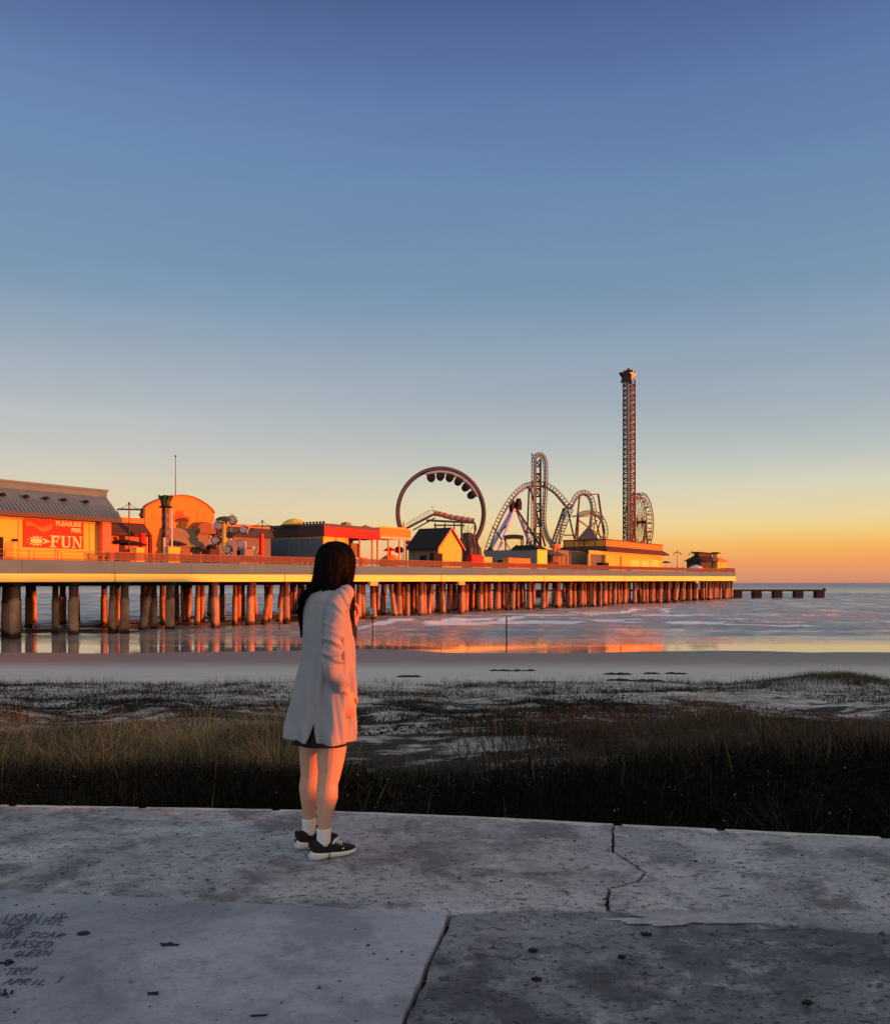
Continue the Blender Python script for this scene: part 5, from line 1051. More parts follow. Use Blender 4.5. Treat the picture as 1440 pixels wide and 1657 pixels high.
# valley and second loop
track(rc_, [g(921,822,8), g(925,816,8), g(929,808,9), g(936,800,10), g(946,797.5,12), g(954,803,13), g(959,815,14), g(960,830,14), g(958,846,14), g(956,862,15), g(956,880,16)], 1.7, m_trk, r=.15, viewmix=.4)
track(rc_, [g(936,834,3), g(943,831,5), g(955,829,8), g(966,832,10), g(974,840,12), g(979,852,12), g(980,864,12), g(976,880,12)], 1.5, m_trk, r=.14, viewmix=.5)
track(rc_, [g(921,824,8), g(915,838,6), g(908,856,4), g(902,872,2), g(898,888,0)], 2.3, m_trk, r=.15, viewmix=.3)
# lift hill: up the left, over the top, and down with a hook on the right
track(rc_, [g(863,900,0), g(863,860,0), g(863,810,0), g(863.5,765,0), g(864,745,.5), g(867,738,1), g(872,735.8,2), g(878,738,3), g(882,748,4), g(883,770,4), g(882,800,4), g(880,828,3), g(880,848,1), g(884,866,-3), g(893,880,-8), g(904,889,-14)], 1.15, m_trk, r=.15, viewmix=.15)
mb = MB(); cor = [g(866,900,1), g(874.5,900,1), g(866,900,3.5), g(874.5,900,3.5)]; zt = g(870,742).z
for p in cor: mb.beam(p, Vector((p.x, p.y, zt)), .48)
z = cor[0].z; k = 0
while z < zt-2:
    for a_, b_ in ((0,1),(1,3),(3,2),(2,0)):
        A_, B_ = cor[a_].copy(), cor[b_].copy(); A_.z = z; B_.z = z+2.2 if k % 2 == 0 else z; mb.beam(A_, B_, .28); A_.z = z; B_.z = z; mb.beam(A_, B_, .24)
    z += 2.2; k += 1
mb.build('lift_tower', m_dark, rc_)
mb = MB(); p = g(860,733,0); mb.beam(p, g(864,742,0), .25); mb.beam(p+Vector((0,0,-.1)), g(860.5,800,0), .10); mb.build('top_mast', m_dark, rc_)
m_lav = M('lavender_lit_steel', (205,190,255), .5, .12, .3)  # purple lighting on the legs, painted into the steel's base colour
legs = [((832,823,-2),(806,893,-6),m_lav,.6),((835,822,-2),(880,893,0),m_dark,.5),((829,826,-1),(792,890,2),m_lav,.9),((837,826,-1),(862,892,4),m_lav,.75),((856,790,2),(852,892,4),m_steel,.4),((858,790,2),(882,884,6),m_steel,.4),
        ((912,822,8),(890,886,8),m_steel,.5),((919,827,8),(929,872,8),m_steel,.45),((914,822,8),(904,880,12),m_steel,.3),((938,801,11),(930,880,11),m_steel,.42),((968,800,14),(979,878,14),m_steel,.5),((960,830,14),(972,872,14),m_steel,.35),((936,836,4),(934,880,4),m_steel,.4),((973,838,12),(960,880,14),m_steel,.3)]
for p, q, mt, w in legs: mb = MB(); mb.beam(g(*p), g(*q), w); mb.build('support_leg', mt, rc_)
mb = MB()
for p, q in (((938,801,11),(968,799.5,14)),((936,836,4),(974,834,12)),((934,840,5),(978,872,12)),((966,842,12),(934,874,8)),((932,866,8),(912,866,8)),((917,850,8),(905,850,8)),((813,875,-5),(797,852,-2)),((848,858,1),(876,872,1)),((822,848,-3),(812,858,-2)),((926,836,8),(936,834,6))): mb.beam(g(*p), g(*q), .34)
build_each(mb, 'cross_brace', m_steel, rc_)
mb = MB()
for p in ((829,819,-2),(839,816,-1)): q = g(*p); mb.rings([[q+Vector((dx*f, dy, h)) for dx, dy in ((-.9,-.5),(.9,-.5),(.9,.5),(-.9,.5))] for f, h in ((1.1,-1.6),(1.2,.6),(.3,1.7))])
build_each(mb, 'saddle_plate', m_dkin, rc_)
# coaster station arched sign and small tents
s0 = PXY(831, 890, 240); t = thing('station_arch', 'dark curved banner roof standing under the coaster arch', 'canopy', (s0.x, s0.y, zd(s0.x))); g2 = lambda x, y, d=0: PXY(x, y, 240+d)
mb = MB(); rs = []
for k in range(13): x = 815+32*k/12; y = 866.5-1.6*math.sin(math.pi*k/12); rs.append([g2(x, y+h, d) for h, d in ((0,0),(7.2,0),(7.2,3),(0,3))])
mb.rings(rs); mb.build('canopy', m_dark, t); mb = MB()
for x in (818, 846): mb.beam(g2(x,872), g2(x,896), .3); mb.beam(g2(x-3,872), g2(x+9*(1 if x < 830 else -.3),893), .22)
build_each(mb, 'post', m_dark, t)
def tent(x0, x1, ytop, ybot, Y, mat, label, name='peaked_tent', apex=.5):
    a, b = PXY(x0, ybot, Y), PXY(x1, ybot, Y); ap = PXY(x0+(x1-x0)*apex, ytop, Y+3); t = thing(name, label, 'tent', ((a.x+b.x)/2, (a.y+b.y)/2, zd(a.x)))
    dp = PMI.to_3x3() @ Vector((0, 6, 0)); mb = MB(); mb.add([a, b, b+dp, a+dp, ap], [(0,1,4),(1,2,4),(2,3,4),(3,0,4),(3,2,1,0)]); mb.build('canopy', mat, t)
    mb = MB()
    for p in (a, b, a+dp, b+dp): mb.beam(Vector((p.x, p.y, zd(p.x))), p, .15)
    build_each(mb, 'pole', m_steel, t); return t
tent(937, 969, 850, 873, 245, M('grey_tent_canvas', (84,80,86), .8, .12, .4), 'large grey pyramid tent rising over the roof of the big yellow hall')
tent(826, 846, 881, 890, 232, m_glass, 'small slate coloured tent below the dark curved banner roof')
tent(884, 909, 891, 899, 225, m_glass, 'low grey tent between the yellow end wall and the big hall')
tent(786, 800, 884, 892, 232, m_dkin, 'little black tent at the left foot of the coaster arch')
# ---------- drop tower
YT = 300; c = PXY(1018, 900, YT); t = thing('drop_tower', 'very tall slender lattice drop tower crowned with a black star and a small bright star', 'drop tower', (c.x, c.y, zd(c.x)))
ztop = PXY(1018, 612, YT).z; h = 1.38; ang = UA*0; crn = [Vector((c.x+a_*h, c.y+b_*h, 0)) for a_, b_ in ((-1,-1),(1,-1),(1,1),(-1,1))]
rotv = lambda p, a: Vector((c.x+(p.x-c.x)*math.cos(a)-(p.y-c.y)*math.sin(a), c.y+(p.x-c.x)*math.sin(a)+(p.y-c.y)*math.cos(a), 0)); crn = [rotv(p, R(-28)) for p in crn]
for k, p in enumerate(crn):
    mb = MB(); mb.beam((p.x, p.y, zd(c.x)), (p.x, p.y, ztop), .42); mb.build('chord', m_dark, t)
mb = MB(); z = zd(c.x); k = 0
while z < ztop-1.7:
    for i in range(4):
        a_, b_ = crn[i], crn[(i+1) % 4]; mb.beam((a_.x, a_.y, z), (b_.x, b_.y, z), .26)
        if k % 2: a_, b_ = b_, a_
        mb.beam((a_.x, a_.y, z), (b_.x, b_.y, z+1.7), .22)
    z += 1.7; k += 1
mb.build('bracing', M('dark_brown_steel', (74,60,54), .6), t)
mb = MB(); mb.beam((c.x, c.y, zd(c.x)), (c.x, c.y, ztop), 1.15); mb.build('cable_duct', M('ochre_duct', (112,86,66), .6), t)
mb = MB()
for p in crn[:3]: d = (p-Vector((c.x, c.y, 0)))*.14; mb.beam((p.x+d.x, p.y+d.y, zd(c.x)), (p.x+d.x, p.y+d.y, ztop), .14)
build_each(mb, 'guide_rail', m_white, t)
def starpoly(cc, r0, r1, n, ux, rot=0): return [cc + ux*((r0 if k % 2 == 0 else r1)*math.sin(math.pi*k/n+rot)) + Vector((0,0,(r0 if k % 2 == 0 else r1)*math.cos(math.pi*k/n+rot))) for k in range(2*n)]
ux = (PMI.to_3x3() @ Vector((1, .1, 0))).normalized(); uy = (PMI.to_3x3() @ Vector((-.1, 1, 0))).normalized()
cc = PXY(1016, 608, YT-2.6)
mb = MB(); P_ = starpoly(cc, 2.9, 1.5, 5, ux, R(8)); n_ = len(P_); ctr = cc
for off_ in (0, 2.2): 
    for k in range(n_): mb.add([ctr+uy*off_, P_[k]+uy*off_, P_[(k+1) % n_]+uy*off_], [(0,1,2)])
for k in range(n_): mb.add([P_[k], P_[(k+1) % n_], P_[(k+1) % n_]+uy*2.2, P_[k]+uy*2.2], [(0,1,2,3)])
mb.build('star', m_dkin, t)
ux2 = PMI.to_3x3() @ Vector((.85, -.52, 0)); uy2 = PMI.to_3x3() @ Vector((.52, .85, 0)); uxs = (PMI.to_3x3() @ Vector((.75, .66, 0))).normalized(); nrm = (PMI.to_3x3() @ Vector((-.66, .75, 0))).normalized()
cc = PXY(1024.5, 606.5, YT-4.2)
mb = MB(); P_ = starpoly(cc, 2.1, .86, 5, uxs, 0)
for k in range(10): mb.add([cc-nrm*.5, P_[k], P_[(k+1) % 10]], [(0,1,2)]); mb.add([cc+nrm*.5, P_[k], P_[(k+1) % 10]], [(0,2,1)])
mb.build('bright_star', m_cream, t)
mb = MB(); cp = PXY(1018, 600, YT); mb.box((cp.x-1.5, cp.y-1.5, ztop), (cp.x+1.5, cp.y+1.5, cp.z)); mb.build('crown_block', m_dkin, t); mb = MB(); mb.tube([cp, cp+Vector((0,0,3))], [.1, .03], 6); mb.lathe(cp+Vector((0,0,.1)), [(.5,0),(.5,.4),(.1,.6)], 8); mb.build('beacon_mast', m_white, t)
# ---------- ferris wheel, its plane along the pier
YF = 322; c = PXY(1035, 845, YF); rad = 47/F*YF
fw = thing('ferris_wheel', 'ferris wheel with slatted rims and tub gondolas seen at an angle behind the drop tower', 'ferris wheel', (c.x, c.y, zd(c.x)))
N_ = 20
def fp(a, r_, d): return Vector((c.x+math.cos(a)*r_, c.y+d, c.z+math.sin(a)*r_))
for d in (-1.3, 1.3):
    mb = MB(); mb.tube([fp(2*math.pi*k/60, rad, d) for k in range(61)], .20, 6, cap=False); mb.tube([fp(2*math.pi*k/60, rad*.82, d) for k in range(61)], .10, 5, cap=False); mb.build('rim', m_steel, fw)
mb = MB()
for k in range(N_):
    a = 2*math.pi*k/N_; mb.beam(fp(a, rad, -1.3), fp(a, rad, 1.3), .16)
    for d in (-1.3, 1.3): mb.beam(fp(a, .4, d*.8), fp(a, rad, d), .13); mb.beam(fp(a, rad*.82, d), fp(a+2*math.pi/N_, rad, d), .08)
mb.build('spoke', m_steel, fw)
mb = MB(); mb.tube([fp(0, 0, -2.6), fp(0, 0, 2.6)], .6, 12); mb.build('hub', m_dark, fw)
for d in (-2.3, 2.3):
    for q in (-1, 1): mb = MB(); mb.beam(fp(0, 0, d), Vector((c.x+q*4.4, c.y+d, zd(c.x))), .5); mb.build('support_leg', m_steel, fw)
for k in range(N_):
    p = fp(2*math.pi*(k+.5)/N_, rad*.97, 0); mb = MB(); mb.lathe(p+Vector((0,0,-1.35)), [(.3,-.35),(.72,-.25),(.8,.25),(.74,.3),(.06,.25),(.05,1.15),(.85,1.2),(.5,1.45),(.03,1.5)], 10); mb.build('gondola', m_rsd if k % 2 else m_tan, fw)
# ---------- green topped tower
w = 2.2; s = Sx(268, w); z0 = zd(s); zt = Zy(822, s, w); t = thing('green_topped_tower', 'slim dark tower ride with a green leafy crown standing before the arched theatre', 'tower', (s, w, z0)); hw = .36
mb = MB(); mb.box((s-hw, w-hw, z0+.003), (s+hw, w+hw, zt)); mb.build('shaft', m_dark, t)
mb = MB()
for k in range(6): zz = z0+.5+(zt-z0-.8)*k/6; mb.box((s-hw*.7, w-hw-.05, zz), (s+hw*.6, w-hw-.003, zz+.62)); mb.box((s-hw-.05, w-hw*.6, zz+.15), (s-hw-.003, w+hw*.6, zz+.7))
build_each(mb, 'face_panel', m_glass, t)
mb = MB(); mb.tube([(s+hw+.28, w-.5, z0), (s+hw+.28, w-.5, zt)], .13, 8); mb.tube([(s-hw-.35, w-.6, z0), (s-hw-.35, w-.6, z0+3.4)], .16, 8); build_each(mb, 'guide_pole', m_white, t)
m_grn = M('leaf_green_fibreglass', (52,72,36), .6, .3, 1.5)
mb = MB(); mb.lathe((s, w, zt), [(.75, 0), (1.0, .12), (.85, .25), (.5, .3)], 14); mb.build('brim', m_dkin, t)
mb = MB(); rnq = random.Random(5)
mb.lathe((s, w, zt+.3), [(.5, 0), (.62, .35), (.6, .95), (.8, 1.25), (.4, 1.45)], 10)
for k in range(8):
    a = 2*math.pi*k/8; d = Vector((math.cos(a), math.sin(a), 0)); b_ = Vector((s, w, zt+.35)); mb.rings([[b_+d*(rr0+ .1*q)+Vector((0,0,hz))+d.cross(Vector((0,0,1)))*wd_*e for q, e in ((0,-1),(1,-1),(1,1),(0,1))] for rr0, hz, wd_ in ((.5,0,.22),(.6,.6,.26),(.88,1.2,.18),(.98,1.38,.05))])
mb.build('leafy_crown', m_grn, t)
# ---------- spinning ride
w = 3.2; s = Sx(373, w); z0 = zd(s); cz = Zy(866, s, w); t = thing('spinning_ride', 'spinning ride with dark hooded cars on arms round a tilted hub beside the restaurant', 'fairground ride', (s, w, z0))
ex = (PMI.to_3x3() @ Vector((1, 0, 0))).normalized(); ey = (PMI.to_3x3() @ Vector((0, 1, 0))).normalized(); C_ = Vector((s, w, cz)); mb = MB()
mb.tube([(s, w, z0), (s, w, cz)], .22, 10); mb.build('mast', m_white, t)
mb = MB(); mb.tube([C_-ey*.5, C_+ey*.6], .5, 14); mb.build('hub', m_dark, t)
for k in range(6):
    a = 2*math.pi*(k+.35)/6; d = ex*math.cos(a)+Vector((0,0,math.sin(a))); L_ = 2.25; mb = MB(); mb.beam(C_+d*.4, C_+d*L_, .17, .2); mb.build('arm', [m_steel, m_white, M('ochre_arm', (206,160,90), .7)][k % 3], t)
    e = d.cross(ey).normalized(); p = C_+d*L_; mb = MB()
    mb.rings([[p+d*(.78*math.cos(u)*f)+e*(.72*math.sin(u)*f)+ey*h_ for u in np.linspace(0, 2*math.pi, 9)[:-1]] for f, h_ in ((.5,-.75),(.95,-.5),(1,.2),(.8,.7))]); hc_ = mb.build('hooded_car', [m_dark, M('slate_blue_car', (92,98,122), .5), m_grey][k % 3], t)
    mb = MB(); mb.rings([[p+d*(.52*math.cos(u)*f)+e*(.52*math.sin(u)*f)+ey*h_ for u in np.linspace(0, 2*math.pi, 13)[:-1]] for f, h_ in ((1,-.83),(.8,-.77))]); mb.build('car_dish', M('pale_grey_fibreglass', (168,166,172), .5), hc_)

    mb = MB(); 
    for q in (-1, 1): mb.beam(p+d*.95-ey*.78, p+e*q*.8+d*.25-ey*.78, .10, .12)
    mb.build('hood_trim', m_white, hc_)
sc_ = Sx(368, w); mb = MB(); zt = Zy(842, sc_, w); mb.tube([(sc_, w+.6, z0), (sc_, w+.6, zt)], .42, 12); mb.build('centre_column', m_yel, t); mb = MB(); mb.lathe((sc_, w+.6, zt), [(1.4, 0), (1.35, .18), (.9, .5), (.1, .65)], 14); mb.build('mushroom_cap', m_grn, t)
mb = MB(); mb.lathe((s, w, z0), [(3.0, .003), (3.0, .35), (2.6, .5), (.5, .6)], 20); mb.build('platform', m_grey, t)
s = Sx(403, 2.4); z0 = zd(s); t = thing('ride_seat_drum', 'black drum shaped seat with a cream figure right of the spinning ride', 'ride car', (s, 2.4, z0)); mb = MB(); mb.lathe((s-1.2, 2.4, z0+.9), [(.3,0),(.9,.2),(1.0,.9),(.8,1.5),(.1,1.7)], 12); mb.build('drum', m_dkin, t); mb = MB(); mb.lathe((s+.9, 2.4, z0+.9), [(.6,0),(.55,1.0),(.75,1.7),(.4,1.9)], 10); mb.build('figure', m_cream, t); mb = MB(); mb.lathe((s, 2.4, z0), [(1.6,.003),(1.5,.8),(1.2,.9)], 14); mb.build('base', m_grey, t)
s = Sx(343, 3); z0 = zd(s); t = thing('ride_control_cabin', 'dark cabin with a rounded hood left of the spinning ride', 'cabin', (s, 3, z0)); mb = MB(); mb.box((s-.9, 2.4, z0+.003), (s+.9, 3.8, z0+2.1)); mb.build('cabin', m_brn, t); mb = MB(); mb.lathe((s, 3.1, z0+2.1), [(.8,.003),(.85,.3),(.6,.6),(.1,.75)], 14); mb.build('hood', m_dkin, t)
# ---------- beach signs
def bsign(x, y0, y1, label, plate=True, w=.62, h=.62):
    Y = F*HC/(y1-HY); X = (x-CX)/F*Y; zt = HC-(y0-HY)/F*Y; t = thing('beach_sign' if plate else 'beach_post', label, 'sign' if plate else 'post', (X, Y, 0), frame='world')
    mb = MB(); mb.tube([(X, Y, -.4), (X, Y, zt)], .055 if plate else .07, 8); mb.build('post', m_dark, t)
    if plate:
        mb = MB(); zc = zt-h*.5; mb.box((X-w/2, Y-.09, zc-h/2), (X+w/2, Y-.06, zc+h/2)); plt = mb.build('plate', m_white, t)
        mb = MB(); n = 24
        mb.rings([[(X+.23*f*math.cos(2*math.pi*k/n), Y-.0935-.002*(j == 1), zc+.04+.23*f*math.sin(2*math.pi*k/n)) for k in range(n)] for j, f in enumerate((1, .99, .76))], cap=False)
        mb.beam((X-.15, Y-.094, zc+.19), (X+.15, Y-.094, zc-.11), .04, .006, up=(0,1,0)); mb.build('warning_ring', M('faded_sign_red', (150,60,56), .7), plt)
        mb = MB(); mb.box((X-.10, Y-.0925, zc-.0), (X+.10, Y-.0905, zc+.06)); mb.box((X-.02, Y-.0925, zc+.061), (X+.06, Y-.0905, zc+.13)); mb.box((X-.22, Y-.0925, zc-.27), (X+.22, Y-.0905, zc-.22)); mb.build('pictogram', m_dkin, plt)
bsign(452, 985, 1020, 'white warning sign on a post by the piles left of the woman')
bsign(603, 985, 1035, 'white warning sign on a thin post in the shallows right of the woman')
bsign(819.5, 999, 1049, 'bare thin dark post standing in the wet sand in mid beach', plate=False)
def leanpost():
    Y = F*HC/(1048-HY); X = (756-CX)/F*Y; t = thing('bent_stake', 'short bent metal stake leaning in the wet sand left of the bare post', 'stake', (X, Y, 0), frame='world'); mb = MB(); mb.tube(catmull([(X+.2, Y, -.2), (X, Y, .35), (X-.25, Y, .75), (X-.5, Y, .95), (X-.65, Y, .8)], 5), .035, 6); mb.build('stake', m_dark, t)
leanpost()
# seaweed clumps on the beach
rn = random.Random(9)
for k, (x, y, L_, lab) in enumerate(((1001,1092,.9,'dark flat seaweed clump on the pale sand left of the pair'),(1082,1091,1.6,'longest dark seaweed clump on the pale sand right of centre'),(1014,1102,1.2,'dark seaweed strip at the dune edge below the two clumps'),(660,1096,.6,'small dark seaweed clump just right of the woman'),(1046,1103,.9,'ragged seaweed strip near the dune edge under the longest clump'),(830,1086,1.5,'thin dark line of seaweed on the sand in mid beach'))):
    Y = 55.
    for _ in range(20): Y = F*(HC-float(hterr((x-CX)/F*Y, Y)))/(y-HY)
    X = (x-CX)/F*Y; z = float(hterr(X, Y)); mb = MB(); q = random.Random(k)
    for j in range(26): a = q.uniform(-1, 1)*L_*.9; b_ = q.uniform(-.45, .45)*(1-abs(a)/L_); r_ = q.uniform(.08, .22); mb.rings([[(X+a+math.cos(2*math.pi*i/6+j)*r_*f*1.6, Y+b_+math.sin(2*math.pi*i/6+j)*r_*f, z-.03+h*r_) for i in range(6)] for f, h in ((1,0),(.9,.35),(.3,.65))])
    o = mb.build('seaweed_clump', M('dark_seaweed', (40,34,30), .9), base=(X, Y, z)); o.location = (X, Y, z); tag(o, lab, 'seaweed', 'seaweed clumps washed up on the beach')
# ---------- small people on the deck
def mini(s, w, label, top, low_, ang=0, h=1.7, skin=(190,140,110)):
    t = thing('person', label, 'person', (s, w, zd(s)), 'visitors on the pier deck'); z = zd(s)+.003; k = h/1.7; ca, sa = math.cos(ang), math.sin(ang)
    def P_(x, y, zz): return (s+(x*ca-y*sa)*k, w+(x*sa+y*ca)*k, z+zz*k)
    me = bpy.data.meshes.new('body'); bm = bmesh.new(); J_ = {'p':(0,0,.9,.13),'c':(0,0,1.18,.14),'n':(0,.0,1.44,.07),'h':(0,.02,1.60,.105),'h2':(0,.02,1.68,.07),'ls':(.17,0,1.38,.06),'le':(.22,-.02,1.1,.05),'lh':(.22,.1,.88,.04),'rs':(-.17,0,1.38,.06),'re':(-.22,-.02,1.1,.05),'rh':(-.20,.12,.9,.04),'lk':(.10,.02,.48,.07),'lf':(.11,-.02,.06,.05),'lt':(.12,.14,.04,.04),'rk':(-.10,.02,.48,.07),'rf':(-.11,-.02,.06,.05),'rt':(-.12,.14,.04,.04)}
    names = list(J_); vs = {n: bm.verts.new(Vector(P_(*J_[n][:3]))-Vector(t['_b'])) for n in names}
    for a, b in (('p','c'),('c','n'),('n','h'),('h','h2'),('c','ls'),('ls','le'),('le','lh'),('c','rs'),('rs','re'),('re','rh'),('p','lk'),('lk','lf'),('lf','lt'),('p','rk'),('rk','rf'),('rf','rt')): bm.edges.new((vs[a], vs[b]))
    bm.to_mesh(me); bm.free(); o = bpy.data.objects.new('body', me); COL.objects.link(o); md = o.modifiers.new('s', 'SKIN'); sv = me.skin_vertices
    if not sv:
        bm = bmesh.new(); bm.from_mesh(me); bm.verts.layers.skin.verify(); bm.to_mesh(me); bm.free()
    for i, n in enumerate(names): r_ = J_[n][3]*k; me.skin_vertices[0].data[i].radius = (r_, r_); me.skin_vertices[0].data[i].use_root = (n == 'p')
    o.modifiers.new('ss', 'SUBSURF').levels = 1; dg = bpy.context.evaluated_depsgraph_get(); m2 = bpy.data.meshes.new_from_object(o.evaluated_get(dg)); bpy.data.objects.remove(o)
    m2.materials.clear(); m2.materials.append(M('skin_small', skin, .6)); m2.materials.append(top); m2.materials.append(low_); b = t['_b']
    for f in m2.polygons:
        zz = (f.center.z)/k; f.material_index = 1 if .88 < zz < 1.45 else (2 if .3 < zz <= .88 else 0)
    o = bpy.data.objects.new('body', m2); COL.objects.link(o); o.parent = t
    mb = MB(); mb.lathe(P_(0, .01, 1.60), [(.10*k,-.06*k),(.125*k,.04*k),(.09*k,.12*k),(.01,.14*k)], 8); mb.build('hair', m_dkin, t)
mp_r = M('red_shirt', (190,50,44), .8); mp_d = M('dark_trousers', (50,46,50), .8); mp_w = M('pale_shirt', (216,196,170), .8)
mini(Sx(955, .9), .9, 'person in pale clothes standing at the railing before the big yellow hall', mp_w, mp_w, 0, 1.95)
mini(Sx(309, 2.0), 2.0, 'person in an orange shirt on the deck right of the green topped tower', M('orange_shirt', (226,120,70), .8), mp_d)
mini(Sx(324.5, 1.6), 1.6, 'person in red clothes between green topped tower and spinning ride', mp_r, M('pink_skirt', (220,120,110), .8), 1)
mini(Sx(1087, 2), 2, 'leftmost of the red clad figures beyond the big yellow hall', mp_r, mp_r)
mini(Sx(1095, 2), 2, 'tallest of the red clad figures under the left far lamp post', mp_r, mp_d, .5, 1.85)
mini(Sx(1105, 2), 2, 'rightmost of the red clad figures beyond the big yellow hall', mp_r, mp_r, 2)
mini(Sx(418, 1.2), 1.2, 'person in salmon clothes beside the slim red post', M('salmon_shirt', (226,120,100), .8), mp_r, 2)
# ================================================================ THE WOMAN ON THE SEAWALL
WB = Vector((-.61, 4.56, ZP)); WYAW = R(33.5); cW, sW = math.cos(WYAW), math.sin(WYAW)
wm = thing('person', 'long haired woman in a grey shirt dress and black sneakers standing on the pavement', 'person', tuple(WB), frame='world', rz=WYAW)
wm['_b'] = (0.0, 0.0, 0.0)
def pl(x, y, ly):
    r = (x-CX)/F; lx = (r*(WB.y+ly*cW)-WB.x+ly*sW)/(cW-r*sW); Y = WB.y+lx*sW+ly*cW
    return Vector((lx, ly, HC-(y-HY)/F*Y-ZP))
m_skin = M('warm_skin', (204,154,128), .5, .05, 6, .05, spec=.35)
m_shirt = M('grey_lavender_cotton', (152,148,152), .85, .05, 5, .25, bscale=160, spec=.15)
m_blk = M('black_cotton', (22,22,26), .9, .1, 6, .1)
m_hair = M('black_hair', (8,6,7), .55, .3, 20, spec=.12, island=.4)
def ell(c, a, b, n=24, ang=0.0, pw=2.0):
    c = Vector(c); out = []
    for k in range(n):
        u = 2*math.pi*k/n; cu, su = math.cos(u), math.sin(u)
        out.append(c+Vector((a*math.copysign(abs(cu)**(2/pw), cu), b*math.copysign(abs(su)**(2/pw), su), 0)))
    return out
def limb(mb, pts, rad, n=16): mb.tube(catmull(pts, 5), list(np.interp(np.linspace(0, len(pts)-1, (len(pts)-1)*5+1), range(len(pts)), rad)), n)
B_ = MB()
# torso, neck, head
prof = [(.78,-.005,.095,.155),(.86,-.01,.11,.165),(.95,-.005,.098,.140),(1.05,0,.088,.122),(1.15,.008,.098,.132),(1.25,.004,.094,.15),(1.32,-.004,.072,.14),(1.355,-.008,.052,.085),(1.38,-.004,.046,.052),(1.42,.004,.045,.048),(1.45,.012,.046,.050)]
B_.rings([ell((c, 0, z), a, b) for z, c, a, b in prof])
HC_ = Vector((.040, 0, 1.495))
hp = [(-.112,.004,.030,.030),(-.104,.022,.050,.040),(-.085,.018,.070,.052),(-.06,.012,.082,.060),(-.03,.004,.090,.068),(0,0,.094,.073),(.03,-.003,.095,.075),(.06,-.006,.088,.070),(.085,-.008,.070,.056),(.102,-.008,.042,.034),(.110,-.008,.012,.010)]
B_.rings([ell(HC_+Vector((c, 0, z)), a, b) for z, c, a, b in hp])
fx_ = HC_.x
limb(B_, [(fx_+.086,0,1.515),(fx_+.098,0,1.495),(fx_+.112,0,1.478),(fx_+.10,0,1.468)], [.007,.009,.012,.008], 10)     # nose
B_.tube([(fx_+.085,-.022,1.443),(fx_+.095,0,1.445),(fx_+.085,.022,1.443)], [.004,.0075,.004], 8); B_.tube([(fx_+.083,-.018,1.434),(fx_+.093,0,1.433),(fx_+.083,.018,1.434)], [.004,.008,.004], 8)
for q in (-1, 1):
    B_.rings([ell((fx_-.005, q*.073, 1.49+h), a, b, 10) for h, a, b in ((-.032,.008,.004),(-.02,.013,.008),(.0,.018,.011),(.022,.019,.010),(.033,.009,.005))])
    B_.tube([(fx_+.080,q*.016,1.527),(fx_+.085,q*.032,1.531),(fx_+.074,q*.05,1.526)], [.005,.006,.004], 8)
HY_ = R(22)
def hrot(p):
    x, y, z = p; f = min(1, max(0, (z-1.39)/.05)); a = HY_*f; dx, dy = x-HC_.x, y; return (HC_.x+dx*math.cos(a)-dy*math.sin(a), dx*math.sin(a)+dy*math.cos(a), z)
B_.v = [hrot(p) for p in B_.v]
# legs
RL = [pl(536,1170,-.085), pl(536,1212,-.095), pl(533,1250,-.10), pl(530,1268,-.10), pl(529,1290,-.102), pl(526,1315,-.105), pl(524,1338,-.107), pl(524,1362,-.107)]
LLg = [pl(508,1165,.085), pl(507,1205,.095), pl(504,1240,.10), pl(503,1256,.10), pl(501,1276,.102), pl(500,1300,.103), pl(500,1322,.105), pl(500,1345,.105)]
rad_ = [.090,.078,.060,.054,.057,.042,.0315,.031]
for Lg in (RL, LLg): limb(B_, Lg, rad_, 20)
# arms and hands
def hand(mb, wrist, d, palmn, side, curl, L=.175, thumb_dir=1):
    """wrist -> fingers along d; palmn = palm normal; side = towards the thumb"""
    d = Vector(d).normalized(); s_ = Vector(side); s_ = (s_-d*s_.dot(d)).normalized(); n_ = d.cross(s_).normalized()
    if n_.dot(Vector(palmn)) < 0: n_ = -n_
    w = Vector(wrist); pl_ = .085
    mb.rings([[w+d*t+s_*(a*math.cos(u))+n_*(b*math.sin(u)) for u in np.linspace(0, 2*math.pi, 15)[:-1]] for t, a, b in ((-.02,.023,.018),(.0,.025,.018),(.03,.034,.017),(.065,.039,.015),(pl_,.037,.012),(pl_+.008,.03,.008))])
    for k, (off_, ln, r_) in enumerate(((.0275,.068,.0082),(.0095,.076,.0085),(-.009,.070,.0080),(-.0265,.055,.0072))):
        p = w+d*(pl_-.012)+s_*off_; c_ = curl*(1+.12*k); dd = d.copy(); pts = [p]; 
        for seg, f in enumerate((.46,.30,.24)):
            a = c_*(.55+.5*seg); dd = (dd*math.cos(a)+n_*math.sin(a)).normalized(); p = p+dd*ln*f*(1.12 if seg == 0 else 1); pts.append(p)
        mb.tube(pts, [r_*1.08, r_, r_*.92, r_*.72], 10)
        mb.tube([pts[-1]-dd*.002, pts[-1]+dd*.005], [r_*.72, r_*.4], 8)
    b0 = w+d*.018+s_*.022+n_*.004; t1 = b0+(d*.55+s_*.75+n_*.25).normalized()*.036; t2 = t1+(d*.85+s_*.35+n_*.35).normalized()*.030; t3 = t2+(d*.95+s_*.05+n_*.4).normalized()*.022
    mb.tube([b0, t1, t2, t3], [.0145,.0115,.0098,.0062], 10)
RA = [pl(557,964,-.145), pl(545,985,-.185), pl(541,1030,-.21), pl(538,1078,-.215), pl(549,1103,-.205), pl(560,1121,-.195)]
limb(B_, RA, [.036,.034,.032,.030,.028,.024], 14)
hd = (pl(565,1150,-.19)-RA[-1]); hand(B_, RA[-1]+hd*.0, hd, (0,1,0), (1,0,0), .30)
LH = pl(572,1010,.03)
